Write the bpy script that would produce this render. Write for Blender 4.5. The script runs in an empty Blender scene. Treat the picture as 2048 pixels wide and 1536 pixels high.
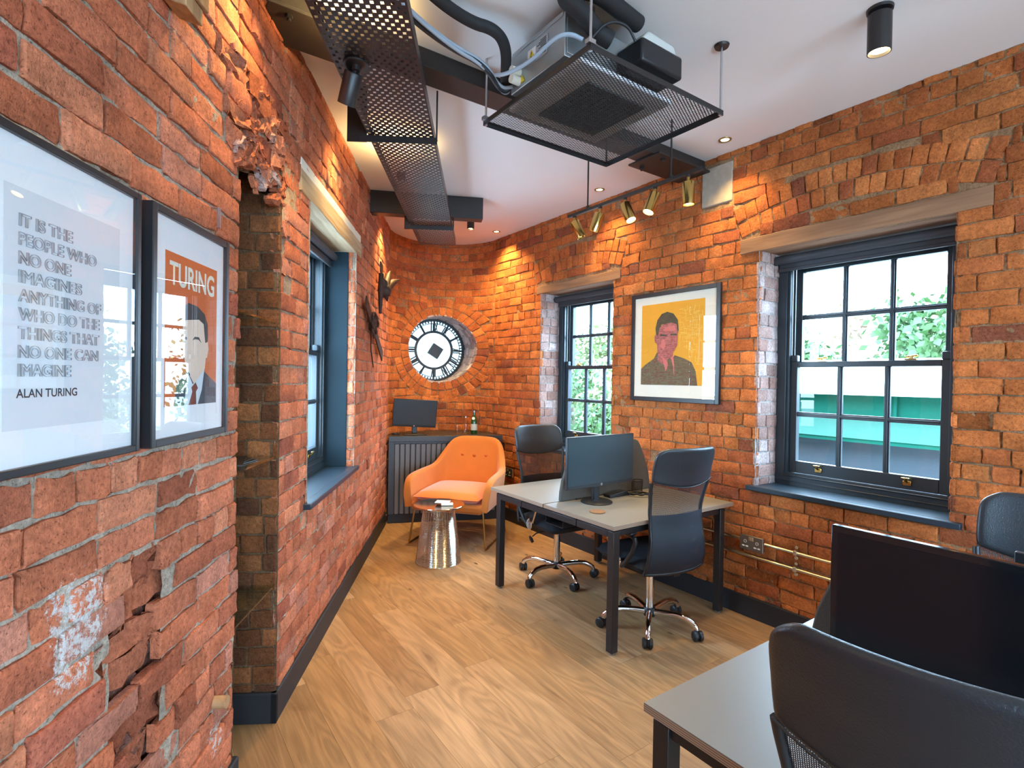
import bpy, math, random
import numpy as np
from mathutils import Vector, Matrix

random.seed(7)
rng = np.random.default_rng(11)
PI = math.pi
SC = bpy.context.scene
COL = SC.collection

# ------------------------------------------------------------------ camera, world, big light, exposure
cam_data = bpy.data.cameras.new('camera')
cam_data.sensor_fit = 'HORIZONTAL'
cam_data.sensor_width = 36.0
cam_data.lens = 36.0 * 1064.0 / 2048.0
cam_data.clip_start = 0.02
cam_data.clip_end = 300
cam = bpy.data.objects.new('camera', cam_data)
COL.objects.link(cam)
PITCH, ROLL = -0.00941, 0.0159
_f = Vector((0, math.cos(PITCH), math.sin(PITCH)))
_u = Vector((0, -math.sin(PITCH), math.cos(PITCH)))
_r = Vector((1, 0, 0))
_right = math.cos(ROLL) * _r + math.sin(ROLL) * _u
_up = math.cos(ROLL) * _u - math.sin(ROLL) * _r
cam.matrix_world = Matrix(((_right.x, _up.x, -_f.x, 0), (_right.y, _up.y, -_f.y, 0), (_right.z, _up.z, -_f.z, 1.6), (0, 0, 0, 1)))
SC.camera = cam

world = bpy.data.worlds.new('overcast_sky')
SC.world = world
world.use_nodes = True
_bg = world.node_tree.nodes['Background']
_bg.inputs['Color'].default_value = (0.47, 0.73, 1.0, 1)
_bg.inputs['Strength'].default_value = 26.0

SC.view_settings.view_transform = 'Standard'
SC.view_settings.look = 'None'
SC.view_settings.gamma = 1.0
SC.view_settings.use_curve_mapping = False
SC.view_settings.exposure = 0.35
SC.cycles.use_denoising = True
SC.cycles.max_bounces = 10
SC.cycles.diffuse_bounces = 5
SC.cycles.glossy_bounces = 4
SC.cycles.transmission_bounces = 6
SC.cycles.transparent_max_bounces = 24
SC.cycles.caustics_reflective = False
SC.cycles.caustics_refractive = False
SC.cycles.sample_clamp_indirect = 6.0
SC.cycles.blur_glossy = 0.5

WARM = (1.0, 0.67, 0.26)
SPOT_W = 66.0      # recessed lamps along the walls
TRACK_W = 26.0

# ------------------------------------------------------------------ geometry of the room (metres)
H = 3.24
AL, AR = -0.0856, -0.6108
DL = Vector((math.sin(AL), math.cos(AL), 0)); NL = Vector((DL.y, -DL.x, 0))       # along / into the room from the left wall
DR = Vector((math.sin(AR), math.cos(AR), 0)); NR = Vector((-DR.y, DR.x, 0))       # along / into the room from the right wall
E1, E2 = -NR, DR                                                                   # room axes used by the furniture
WL, WR = 0.868, 3.435
FL = -WL * NL
FR = -WR * NR
ROOM_ROT = math.atan2(E1.y, E1.x)
AC = Vector((-0.735, 5.927, 0)); AR_R = 0.64                                       # rounded end
S_L_END, S_R_END = 5.965, 5.276
A0 = math.atan2(-NL.y, -NL.x) % (2 * PI); A1 = math.atan2(-NR.y, -NR.x)
ARC = AR_R * (A0 - A1)
BACK_Y = -2.6
S_R_BACK = (BACK_Y - FR.y) / DR.y
S_L_BACK = (BACK_Y - FL.y) / DL.y
def rm(e1, e2, z=0.0):
    p = E1 * e1 + E2 * e2
    return Vector((p.x, p.y, z))

# ------------------------------------------------------------------ helpers
class MB:
    def __init__(s):
        s.v, s.f, s.mi = [], [], []
    def add(s, vs, fs, mi=0, M=None):
        b = len(s.v)
        if M is not None:
            vs = [M @ Vector(q) for q in vs]
        s.v.extend([tuple(q) for q in vs])
        s.f.extend([tuple(b + i for i in q) for q in fs])
        s.mi.extend([mi] * len(fs))
        return s
    def box(s, x0, x1, y0, y1, z0, z1, mi=0, M=None):
        vs = [(x0, y0, z0), (x1, y0, z0), (x1, y1, z0), (x0, y1, z0), (x0, y0, z1), (x1, y0, z1), (x1, y1, z1), (x0, y1, z1)]
        fs = [(0, 3, 2, 1), (4, 5, 6, 7), (0, 1, 5, 4), (1, 2, 6, 5), (2, 3, 7, 6), (3, 0, 4, 7)]
        return s.add(vs, fs, mi, M)
    def tube(s, pts, r, n=10, closed=False, mi=0, M=None, caps=True):
        pts = [Vector(p) for p in pts]; m = len(pts)
        rr = r if isinstance(r, (list, tuple)) else [r] * m
        vs, fs = [], []
        nrm = None
        for i, p in enumerate(pts):
            a = pts[i - 1] if (i > 0 or closed) else p
            b = pts[(i + 1) % m] if (i < m - 1 or closed) else p
            t = (b - a)
            t = t.normalized() if t.length > 1e-9 else Vector((0, 0, 1))
            if nrm is None:
                q = Vector((0, 0, 1)) if abs(t.z) < 0.9 else Vector((1, 0, 0))
                nrm = (q - t * q.dot(t)).normalized()
            else:
                nrm = (nrm - t * nrm.dot(t))
                nrm = nrm.normalized() if nrm.length > 1e-6 else Vector((1, 0, 0))
            bi = t.cross(nrm)
            for k in range(n):
                an = 2 * PI * k / n
                vs.append(p + (nrm * math.cos(an) + bi * math.sin(an)) * rr[i])
        segs = m if closed else m - 1
        for i in range(segs):
            j = (i + 1) % m
            for k in range(n):
                k2 = (k + 1) % n
                fs.append((i * n + k, i * n + k2, j * n + k2, j * n + k))
        if caps and not closed:
            fs.append(tuple(range(n))[::-1]); fs.append(tuple((m - 1) * n + k for k in range(n)))
        return s.add(vs, fs, mi, M)
    def cyl(s, a, b, r, n=20, r2=None, mi=0, M=None):
        return s.tube([a, b], [r, r if r2 is None else r2], n, False, mi, M)
    def lathe(s, prof, n=32, mi=0, M=None, cap0=True, cap1=True):
        vs, fs = [], []
        for (r, z) in prof:
            for k in range(n):
                an = 2 * PI * k / n
                vs.append((r * math.cos(an), r * math.sin(an), z))
        for i in range(len(prof) - 1):
            for k in range(n):
                k2 = (k + 1) % n
                fs.append((i * n + k, i * n + k2, (i + 1) * n + k2, (i + 1) * n + k))
        if cap0: fs.append(tuple(range(n))[::-1])
        if cap1: fs.append(tuple((len(prof) - 1) * n + k for k in range(n)))
        return s.add(vs, fs, mi, M)
    def prism(s, poly, a0, a1, axis='z', mi=0, M=None):
        n = len(poly)
        def P(q, a):
            return (q[0], q[1], a) if axis == 'z' else ((q[0], a, q[1]) if axis == 'y' else (a, q[0], q[1]))
        vs = [P(q, a0) for q in poly] + [P(q, a1) for q in poly]
        fs = [tuple(range(n))[::-1], tuple(range(n, 2 * n))]
        for i in range(n):
            j = (i + 1) % n
            fs.append((i, j, n + j, n + i))
        return s.add(vs, fs, mi, M)
    def grid(s, P, mi=0, M=None, closed_u=False):
        """P[i][j] rows of points"""
        m, n = len(P), len(P[0])
        vs = [q for row in P for q in row]; fs = []
        for i in range(m - 1):
            for j in range(n if closed_u else n - 1):
                k = (j + 1) % n
                fs.append((i * n + j, i * n + k, (i + 1) * n + k, (i + 1) * n + j))
        return s.add(vs, fs, mi, M)
    def build(s, name, mats, parent=None, smooth=None, bevel=None, subsurf=0, solidify=None, fixn=True):
        me = bpy.data.meshes.new(name)
        me.from_pydata(s.v, [], s.f)
        if not isinstance(mats, (list, tuple)): mats = [mats]
        for m in mats: me.materials.append(m)
        if len(mats) > 1: me.polygons.foreach_set('material_index', s.mi)
        if fixn:
            import bmesh
            bm = bmesh.new(); bm.from_mesh(me)
            bmesh.ops.recalc_face_normals(bm, faces=bm.faces)
            bm.to_mesh(me); bm.free()
        if smooth is not None:
            me.polygons.foreach_set('use_smooth', [True] * len(me.polygons))
            me.set_sharp_from_angle(angle=math.radians(smooth))
        me.update()
        o = bpy.data.objects.new(name, me)
        COL.objects.link(o)
        if parent is not None: o.parent = parent
        if bevel:
            b = o.modifiers.new('edge', 'BEVEL'); b.width = bevel; b.segments = 2; b.limit_method = 'ANGLE'; b.angle_limit = math.radians(40)
            b.harden_normals = False
            if smooth is None:
                me.polygons.foreach_set('use_smooth', [True] * len(me.polygons)); me.set_sharp_from_angle(angle=math.radians(50))
        if solidify:
            q = o.modifiers.new('thick', 'SOLIDIFY'); q.thickness = solidify; q.offset = 0
        if subsurf:
            q = o.modifiers.new('soft', 'SUBSURF'); q.levels = subsurf; q.render_levels = subsurf
        return o

def tag(o, label, cat, group=None, kind=None):
    o['label'] = label; o['category'] = cat
    if group: o['group'] = group
    if kind: o['kind'] = kind
    return o
def thing(name, label, cat, loc=(0, 0, 0), rz=0.0, group=None):
    o = bpy.data.objects.new(name, None); COL.objects.link(o)
    o.empty_display_size = 0.1
    o.location = loc; o.rotation_euler = (0, 0, rz)
    return tag(o, label, cat, group)
def struct(o):
    o['kind'] = 'structure'; return o
def plabel(o, t):
    o['label'] = t; return o
def copy_tree(o, parent=None):
    c = o.copy(); COL.objects.link(c)
    if parent is not None:
        c.parent = parent
        c.matrix_parent_inverse = o.matrix_parent_inverse
    for ch in list(o.children):
        copy_tree(ch, c)
    return c

# ------------------------------------------------------------------ materials
def new_mat(name):
    m = bpy.data.materials.new(name); m.use_nodes = True
    return m, m.node_tree.nodes, m.node_tree.links, m.node_tree.nodes['Principled BSDF']
def setp(b, **k):
    for kk, v in k.items():
        kk = kk.replace('_', ' ')
        if kk in b.inputs: b.inputs[kk].default_value = v
def simple(name, col, rough=0.5, metal=0.0, var=0.0, vscale=20.0, bump=0.0, bscale=80.0, spec=None, coat=0.0, sheen=0.0):
    m, N, L, b = new_mat(name)
    c = (col[0], col[1], col[2], 1)
    b.inputs['Base Color'].default_value = c
    b.inputs['Roughness'].default_value = rough
    b.inputs['Metallic'].default_value = metal
    if spec is not None: b.inputs['Specular IOR Level'].default_value = spec
    if coat: b.inputs['Coat Weight'].default_value = coat
    if sheen:
        b.inputs['Sheen Weight'].default_value = sheen
        b.inputs['Sheen Roughness'].default_value = 0.4
    tc = N.new('ShaderNodeTexCoord')
    if var > 0:
        n = N.new('ShaderNodeTexNoise'); n.inputs['Scale'].default_value = vscale; n.inputs['Detail'].default_value = 5
        L.new(tc.outputs['Object'], n.inputs['Vector'])
        mx = N.new('ShaderNodeMixRGB'); mx.blend_type = 'MIX'
        mx.inputs[1].default_value = tuple(min(1, x * (1 - var)) for x in c[:3]) + (1,)
        mx.inputs[2].default_value = tuple(min(1, x * (1 + var)) for x in c[:3]) + (1,)
        L.new(n.outputs['Fac'], mx.inputs[0]); L.new(mx.outputs[0], b.inputs['Base Color'])
    if bump > 0:
        n = N.new('ShaderNodeTexNoise'); n.inputs['Scale'].default_value = bscale; n.inputs['Detail'].default_value = 4
        L.new(tc.outputs['Object'], n.inputs['Vector'])
        bp = N.new('ShaderNodeBump'); bp.inputs['Strength'].default_value = bump; bp.inputs['Distance'].default_value = 0.004
        L.new(n.outputs['Fac'], bp.inputs['Height']); L.new(bp.outputs[0], b.inputs['Normal'])
    return m
def emit(name, col, strength):
    m, N, L, b = new_mat(name)
    b.inputs['Base Color'].default_value = (0.8, 0.8, 0.8, 1)
    b.inputs['Emission Color'].default_value = (col[0], col[1], col[2], 1)
    b.inputs['Emission Strength'].default_value = strength
    return m
def glass_sheet(name, tint=(1, 1, 1), refl=1.0, rough=0.0, ior=1.5):
    m, N, L, b = new_mat(name)
    N.remove(b)
    out = N['Material Output']
    t = N.new('ShaderNodeBsdfTransparent'); t.inputs['Color'].default_value = (*tint, 1)
    g = N.new('ShaderNodeBsdfGlossy'); g.inputs['Roughness'].default_value = rough; g.inputs['Color'].default_value = (refl, refl, refl, 1)
    fr = N.new('ShaderNodeFresnel')
    geo = N.new('ShaderNodeNewGeometry'); mi = N.new('ShaderNodeMapRange')      # the same reflection from both sides of the sheet
    mi.inputs['To Min'].default_value = ior; mi.inputs['To Max'].default_value = 1.0 / ior
    L.new(geo.outputs['Backfacing'], mi.inputs['Value']); L.new(mi.outputs[0], fr.inputs['IOR'])
    mx = N.new('ShaderNodeMixShader')
    L.new(fr.outputs[0], mx.inputs[0]); L.new(t.outputs[0], mx.inputs[1]); L.new(g.outputs[0], mx.inputs[2])
    L.new(mx.outputs[0], out.inputs['Surface'])
    return m

def brick_mat():
    m, N, L, b = new_mat('old_brick_and_mortar')
    b.inputs['Roughness'].default_value = 0.88
    b.inputs['Specular IOR Level'].default_value = 0.08
    at = N.new('ShaderNodeAttribute'); at.attribute_name = 'tone'
    tc = N.new('ShaderNodeTexCoord')
    def noise(scale, det=5, rough=0.6):
        n = N.new('ShaderNodeTexNoise'); n.inputs['Scale'].default_value = scale; n.inputs['Detail'].default_value = det; n.inputs['Roughness'].default_value = rough
        L.new(tc.outputs['Object'], n.inputs['Vector']); return n
    def mul(col, fac_out, lo, hi, fmin=0.3, fmax=0.7):
        mr = N.new('ShaderNodeMapRange'); mr.inputs['From Min'].default_value = fmin; mr.inputs['From Max'].default_value = fmax
        mr.inputs['To Min'].default_value = lo; mr.inputs['To Max'].default_value = hi
        L.new(fac_out, mr.inputs['Value'])
        mx = N.new('ShaderNodeMixRGB'); mx.blend_type = 'MULTIPLY'; mx.inputs[0].default_value = 1
        L.new(col, mx.inputs[1]); L.new(mr.outputs[0], mx.inputs[2]); return mx.outputs[0]
    c = mul(at.outputs['Color'], noise(9, 6).outputs['Fac'], 0.72, 1.22)
    c = mul(c, noise(70, 4).outputs['Fac'], 0.72, 1.24)
    # dark pits
    c = mul(c, noise(150, 2).outputs['Fac'], 0.45, 1.0, 0.30, 0.42)
    # pale lime and paint splashes where the tone attribute asks for it
    pn = noise(48, 8, 0.8)
    mt = N.new('ShaderNodeMath'); mt.operation = 'ADD'
    L.new(pn.outputs['Fac'], mt.inputs[0]); L.new(at.outputs['Alpha'], mt.inputs[1])
    rp = N.new('ShaderNodeMapRange'); rp.inputs['From Min'].default_value = 0.99; rp.inputs['From Max'].default_value = 1.06
    L.new(mt.outputs[0], rp.inputs['Value'])
    mx = N.new('ShaderNodeMixRGB'); L.new(rp.outputs[0], mx.inputs[0]); L.new(c, mx.inputs[1]); mx.inputs[2].default_value = (0.62, 0.58, 0.55, 1)
    L.new(mx.outputs[0], b.inputs['Base Color'])
    n1 = noise(45, 6, 0.65); n2 = noise(190, 4, 0.6)
    add = N.new('ShaderNodeMath'); add.operation = 'MULTIPLY_ADD'; add.inputs[1].default_value = 0.45
    L.new(n2.outputs['Fac'], add.inputs[0]); L.new(n1.outputs['Fac'], add.inputs[2])
    bp = N.new('ShaderNodeBump'); bp.inputs['Strength'].default_value = 1.0; bp.inputs['Distance'].default_value = 0.010
    L.new(add.outputs[0], bp.inputs['Height']); L.new(bp.outputs[0], b.inputs['Normal'])
    return m

def floor_mat():
    m, N, L, b = new_mat('oiled_oak_planks')
    b.inputs['Roughness'].default_value = 0.42
    b.inputs['Specular IOR Level'].default_value = 0.35
    at = N.new('ShaderNodeAttribute'); at.attribute_name = 'tone'
    off = N.new('ShaderNodeAttribute'); off.attribute_name = 'grain'
    def vec(scale):
        mp = N.new('ShaderNodeMapping'); mp.inputs['Scale'].default_value = scale
        L.new(off.outputs['Vector'], mp.inputs['Vector']); return mp.outputs[0]
    # long cathedral figure
    n0 = N.new('ShaderNodeTexNoise'); n0.inputs['Scale'].default_value = 1.0; n0.inputs['Detail'].default_value = 2; n0.inputs['Distortion'].default_value = 0.5
    L.new(vec((6.0, 0.9, 1)), n0.inputs['Vector'])
    wv = N.new('ShaderNodeMath'); wv.operation = 'MULTIPLY'; wv.inputs[1].default_value = 62.0
    L.new(n0.outputs['Fac'], wv.inputs[0])
    sn = N.new('ShaderNodeMath'); sn.operation = 'SINE'; L.new(wv.outputs[0], sn.inputs[0])
    # fine grain
    n1 = N.new('ShaderNodeTexNoise'); n1.inputs['Scale'].default_value = 1.0; n1.inputs['Detail'].default_value = 6
    L.new(vec((150, 5.0, 1)), n1.inputs['Vector'])
    n2 = N.new('ShaderNodeTexNoise'); n2.inputs['Scale'].default_value = 1.0; n2.inputs['Detail'].default_value = 4
    L.new(vec((14, 1.6, 1)), n2.inputs['Vector'])
    # knots and dark streaks
    n3 = N.new('ShaderNodeTexNoise'); n3.inputs['Scale'].default_value = 1.0; n3.inputs['Detail'].default_value = 5; n3.inputs['Distortion'].default_value = 1.2
    L.new(vec((9, 1.9, 1)), n3.inputs['Vector'])
    vo = N.new('ShaderNodeTexVoronoi'); vo.inputs['Scale'].default_value = 1.0
    L.new(vec((5.2, 2.1, 1)), vo.inputs['Vector'])
    def mul(col, out, a, bb, lo, hi):
        mr = N.new('ShaderNodeMapRange'); mr.inputs['From Min'].default_value = a; mr.inputs['From Max'].default_value = bb
        mr.inputs['To Min'].default_value = lo; mr.inputs['To Max'].default_value = hi
        L.new(out, mr.inputs['Value'])
        mx = N.new('ShaderNodeMixRGB'); mx.blend_type = 'MULTIPLY'; mx.inputs[0].default_value = 1
        L.new(col, mx.inputs[1]); L.new(mr.outputs[0], mx.inputs[2]); return mx.outputs[0]
    c = mul(at.outputs['Color'], sn.outputs[0], -1, 1, 0.84, 1.06)
    c = mul(c, n1.outputs['Fac'], 0.3, 0.7, 0.86, 1.1)
    c = mul(c, n2.outputs['Fac'], 0.3, 0.7, 0.84, 1.12)
    mr = N.new('ShaderNodeMapRange'); mr.inputs['From Min'].default_value = 0.60; mr.inputs['From Max'].default_value = 0.78
    L.new(n3.outputs['Fac'], mr.inputs['Value'])
    mx = N.new('ShaderNodeMixRGB'); L.new(mr.outputs[0], mx.inputs[0]); L.new(c, mx.inputs[1]); mx.inputs[2].default_value = (0.15, 0.075, 0.035, 1)
    mr2 = N.new('ShaderNodeMapRange'); mr2.inputs['From Min'].default_value = 0.075; mr2.inputs['From Max'].default_value = 0.03
    L.new(vo.outputs['Distance'], mr2.inputs['Value'])
    mx2 = N.new('ShaderNodeMixRGB'); L.new(mr2.outputs[0], mx2.inputs[0]); L.new(mx.outputs[0], mx2.inputs[1]); mx2.inputs[2].default_value = (0.07, 0.035, 0.02, 1)
    L.new(mx2.outputs[0], b.inputs['Base Color'])
    bp = N.new('ShaderNodeBump'); bp.inputs['Strength'].default_value = 0.12; bp.inputs['Distance'].default_value = 0.002
    L.new(n1.outputs['Fac'], bp.inputs['Height']); L.new(bp.outputs[0], b.inputs['Normal'])
    return m

def timber_mat(name, c0, c1, axis=0, rough=0.8):
    m, N, L, b = new_mat(name)
    b.inputs['Roughness'].default_value = rough
    tc = N.new('ShaderNodeTexCoord'); mp = N.new('ShaderNodeMapping')
    sc = [28, 28, 28]; sc[axis] = 1.6
    mp.inputs['Scale'].default_value = sc
    L.new(tc.outputs['Object'], mp.inputs['Vector'])
    n = N.new('ShaderNodeTexNoise'); n.inputs['Scale'].default_value = 1; n.inputs['Detail'].default_value = 6; n.inputs['Distortion'].default_value = 0.6
    L.new(mp.outputs[0], n.inputs['Vector'])
    r = N.new('ShaderNodeValToRGB'); r.color_ramp.elements[0].position = 0.3; r.color_ramp.elements[1].position = 0.7
    r.color_ramp.elements[0].color = (*c0, 1); r.color_ramp.elements[1].color = (*c1, 1)
    L.new(n.outputs['Fac'], r.inputs[0]); L.new(r.outputs[0], b.inputs['Base Color'])
    bp = N.new('ShaderNodeBump'); bp.inputs['Strength'].default_value = 0.4; bp.inputs['Distance'].default_value = 0.004
    L.new(n.outputs['Fac'], bp.inputs['Height']); L.new(bp.outputs[0], b.inputs['Normal'])
    return m

def weave_mat(name, col, pitch, hole, rough=0.6, coords='UV'):
    """woven mesh cloth: small round holes let light and view through"""
    m, N, L, b = new_mat(name)
    b.inputs['Base Color'].default_value = (*col, 1); b.inputs['Roughness'].default_value = rough
    out = N['Material Output']
    tc = N.new('ShaderNodeTexCoord'); mp = N.new('ShaderNodeMapping'); mp.inputs['Scale'].default_value = (1 / pitch, 1 / pitch, 1)
    L.new(tc.outputs[coords], mp.inputs['Vector'])
    vo = N.new('ShaderNodeTexVoronoi'); vo.inputs['Randomness'].default_value = 0.0; vo.inputs['Scale'].default_value = 1.0
    vo.voronoi_dimensions = '2D'
    L.new(mp.outputs[0], vo.inputs['Vector'])
    lt = N.new('ShaderNodeMath'); lt.operation = 'LESS_THAN'; lt.inputs[1].default_value = hole
    L.new(vo.outputs['Distance'], lt.inputs[0])
    t = N.new('ShaderNodeBsdfTransparent'); mx = N.new('ShaderNodeMixShader')
    L.new(lt.outputs[0], mx.inputs[0]); L.new(b.outputs[0], mx.inputs[1]); L.new(t.outputs[0], mx.inputs[2])
    L.new(mx.outputs[0], out.inputs['Surface'])
    return m

M = {}
M['brick'] = brick_mat()
M['floor'] = floor_mat()
M['plaster'] = simple('white_ceiling_paint', (0.86, 0.85, 0.84), 0.9, var=0.02, vscale=3)
M['back_plaster'] = simple('white_wall_paint', (0.75, 0.74, 0.72), 0.9)
M['skirting'] = simple('charcoal_skirting_paint', (0.024, 0.024, 0.027), 0.5, var=0.1, vscale=6, spec=0.25)
M['win'] = simple('slate_blue_window_paint', (0.022, 0.032, 0.040), 0.34, bump=0.05, bscale=40)
M['lining'] = simple('blue_shutter_paint', (0.012, 0.024, 0.032), 0.62, spec=0.12)
M['sill'] = simple('slate_sill_paint', (0.012, 0.028, 0.046), 0.42, spec=0.5)
M['blind'] = simple('grey_blind_fabric', (0.040, 0.043, 0.050), 0.6, bump=0.1, bscale=600)
M['glass'] = glass_sheet('window_glass', (0.97, 0.985, 0.98))
M['picglass'] = glass_sheet('picture_glass', (1, 1, 1), 1.0, 0.0, 1.75)
M['brass'] = simple('polished_brass', (0.62, 0.42, 0.13), 0.22, 1.0, var=0.1, vscale=15)
M['dbrass'] = simple('aged_brass', (0.45, 0.30, 0.11), 0.3, 1.0, var=0.12, vscale=25)
M['bsteel'] = simple('black_steel_paint', (0.014, 0.012, 0.012), 0.42, var=0.2, vscale=10, bump=0.05, bscale=120)
M['beam'] = simple('brown_black_beam_paint', (0.016, 0.012, 0.010), 0.5, var=0.25, vscale=12, bump=0.12, bscale=60)
M['tray'] = simple('dark_grey_tray_steel', (0.045, 0.040, 0.042), 0.33, 0.6, var=0.1, vscale=12)
M['galv'] = simple('galvanised_steel', (0.42, 0.45, 0.46), 0.38, 0.85, var=0.15, vscale=14)
M['zinc'] = simple('zinc_rod', (0.55, 0.56, 0.58), 0.35, 1.0)
M['chrome'] = simple('chrome', (0.78, 0.77, 0.76), 0.08, 1.0)
M['conduit'] = simple('nickel_brass_conduit', (0.62, 0.54, 0.38), 0.3, 1.0, var=0.08, vscale=20)
M['bplastic'] = simple('black_plastic', (0.011, 0.012, 0.014), 0.42)
M['rubber'] = simple('black_pipe_foam', (0.013, 0.012, 0.013), 0.75, bump=0.15, bscale=150)
M['cablegrey'] = simple('grey_cable', (0.33, 0.37, 0.42), 0.5)
M['cableblack'] = simple('black_cable', (0.012, 0.012, 0.014), 0.5)
M['leather'] = simple('black_leatherette', (0.015, 0.019, 0.024), 0.36, bump=0.25, bscale=260, spec=0.55)
M['seatfab'] = simple('black_seat_fabric', (0.011, 0.013, 0.018), 0.9, bump=0.3, bscale=500)
M['meshcloth'] = weave_mat('black_mesh_cloth', (0.006, 0.008, 0.013), 0.0042, 0.31)
M['meshdense'] = weave_mat('dense_navy_mesh_cloth', (0.006, 0.011, 0.020), 0.0042, 0.16)
M['velvet'] = simple('orange_velvet', (0.50, 0.150, 0.020), 0.8, var=0.10, vscale=9, bump=0.08, bscale=200, sheen=0.35)
M['desktop'] = simple('greige_laminate', (0.205, 0.20, 0.182), 0.42, var=0.02, vscale=5, spec=0.8)
M['ply'] = None
M['felt'] = simple('grey_felt', (0.080, 0.074, 0.064), 0.95, var=0.55, vscale=330, bump=0.3, bscale=400)
M['screen'] = simple('painted_sheen_matt_screen', (0.020, 0.037, 0.046), 0.34, spec=0.5)  # window reflection put into a bluish base colour
M['darkscreen'] = simple('glossy_dark_screen', (0.005, 0.006, 0.008), 0.18, spec=0.35)
M['gloss'] = simple('glossy_black_bezel', (0.008, 0.008, 0.009), 0.08)
M['white'] = simple('white_paper', (0.80, 0.80, 0.79), 0.8)
M['matboard'] = simple('white_mount_board', (0.82, 0.82, 0.82), 0.85)
M['creamboard'] = simple('cream_mount_board', (0.78, 0.74, 0.62), 0.85)
M['frame'] = simple('black_picture_frame', (0.016, 0.016, 0.018), 0.35)
M['printgrey'] = simple('pale_grey_print', (0.66, 0.68, 0.70), 0.8)
M['ink'] = simple('dark_ink', (0.035, 0.03, 0.035), 0.8)
M['pencil'] = simple('thin_grey_ink', (0.30, 0.29, 0.30), 0.8)
M['porange'] = simple('orange_print', (0.62, 0.13, 0.025), 0.75)
M['pskin'] = simple('pale_skin_print', (0.78, 0.60, 0.47), 0.8)
M['phair'] = simple('dark_hair_print', (0.06, 0.05, 0.048), 0.8)
M['psuit'] = simple('charcoal_suit_print', (0.065, 0.07, 0.085), 0.8, var=0.1, vscale=60)
M['pshirt'] = simple('pale_blue_shirt_print', (0.62, 0.70, 0.74), 0.8)
M['ptie'] = simple('rust_tie_print', (0.20, 0.055, 0.035), 0.8)
M['pletter'] = simple('cream_letter_print', (0.78, 0.74, 0.62), 0.8)
M['amber'] = simple('amber_print', (0.72, 0.33, 0.012), 0.7)
M['oak'] = timber_mat('brown_oak_lintel', (0.16, 0.075, 0.035), (0.33, 0.17, 0.085), 0)
M['paleoak'] = timber_mat('pale_oak_lintel', (0.33, 0.22, 0.11), (0.55, 0.42, 0.26), 0)
M['rawwood'] = timber_mat('raw_timber', (0.30, 0.15, 0.06), (0.55, 0.33, 0.16), 2)
M['stone'] = simple('rough_stone_pad', (0.34, 0.29, 0.23), 0.95, var=0.25, vscale=25, bump=0.6, bscale=45)
M['iron'] = simple('rusty_wrought_iron', (0.055, 0.028, 0.020), 0.6, 0.5, var=0.5, vscale=40, bump=0.4, bscale=120)
M['castiron'] = simple('black_cast_iron', (0.018, 0.018, 0.020), 0.5)
M['cabinet'] = simple('charcoal_cabinet_paint', (0.034, 0.034, 0.037), 0.4)
M['slat'] = simple('grey_fluted_panel', (0.135, 0.130, 0.125), 0.5)
M['cork'] = simple('brown_cork', (0.23, 0.12, 0.055), 0.9, var=0.5, vscale=160)
M['wire'] = simple('chrome_gold_wire', (0.70, 0.66, 0.56), 0.14, 1.0)
M['tabletop_metal'] = simple('bronze_mirror_top', (0.62, 0.47, 0.33), 0.12, 1.0)
M['bottle_green'] = None
M['label_white'] = simple('bottle_label', (0.55, 0.62, 0.62), 0.7)
M['warnyellow'] = simple('warning_yellow', (0.75, 0.55, 0.02), 0.6)
M['lamp_on'] = emit('lamp_lens_lit', (1.0, 0.72, 0.36), 14.0)
M['bottle_clear'] = glass_sheet('clear_glass', (0.95, 0.94, 0.9))
M['shelfglass'] = glass_sheet('green_edged_glass', (0.80, 0.90, 0.84))
M['opal'] = None
def opal():
    m, N, L, b = new_mat('opal_clock_glass'); N.remove(b)
    out = N['Material Output']
    t = N.new('ShaderNodeBsdfTransparent'); t.inputs['Color'].default_value = (0.9, 0.95, 0.93, 1)
    d = N.new('ShaderNodeBsdfTranslucent'); d.inputs['Color'].default_value = (0.115, 0.125, 0.112, 1)
    mx = N.new('ShaderNodeMixShader'); mx.inputs[0].default_value = 0.97
    L.new(t.outputs[0], mx.inputs[1]); L.new(d.outputs[0], mx.inputs[2]); L.new(mx.outputs[0], out.inputs['Surface'])
    return m
M['opal'] = opal()
def greenglass():
    m, N, L, b = new_mat('green_bottle_glass')
    b.inputs['Base Color'].default_value = (0.012, 0.07, 0.015, 1); b.inputs['Roughness'].default_value = 0.06; b.inputs['Coat Weight'].default_value = 0.6
    return m
M['bottle_green'] = greenglass()
def plymat():
    m, N, L, b = new_mat('plywood_edge')
    b.inputs['Roughness'].default_value = 0.55
    tc = N.new('ShaderNodeTexCoord'); sx = N.new('ShaderNodeSeparateXYZ'); L.new(tc.outputs['Object'], sx.inputs[0])
    mu = N.new('ShaderNodeMath'); mu.operation = 'MULTIPLY'; mu.inputs[1].default_value = 1100.0; L.new(sx.outputs['Z'], mu.inputs[0])
    sn = N.new('ShaderNodeMath'); sn.operation = 'SINE'; L.new(mu.outputs[0], sn.inputs[0])
    r = N.new('ShaderNodeValToRGB'); r.color_ramp.elements[0].position = 0.35; r.color_ramp.elements[1].position = 0.6
    r.color_ramp.elements[0].color = (0.16, 0.09, 0.055, 1); r.color_ramp.elements[1].color = (0.36, 0.25, 0.17, 1)
    mr = N.new('ShaderNodeMapRange'); mr.inputs['From Min'].default_value = -1; L.new(sn.outputs[0], mr.inputs['Value'])
    L.new(mr.outputs[0], r.inputs[0]); L.new(r.outputs[0], b.inputs['Base Color'])
    return m
M['ply'] = plymat()
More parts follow.
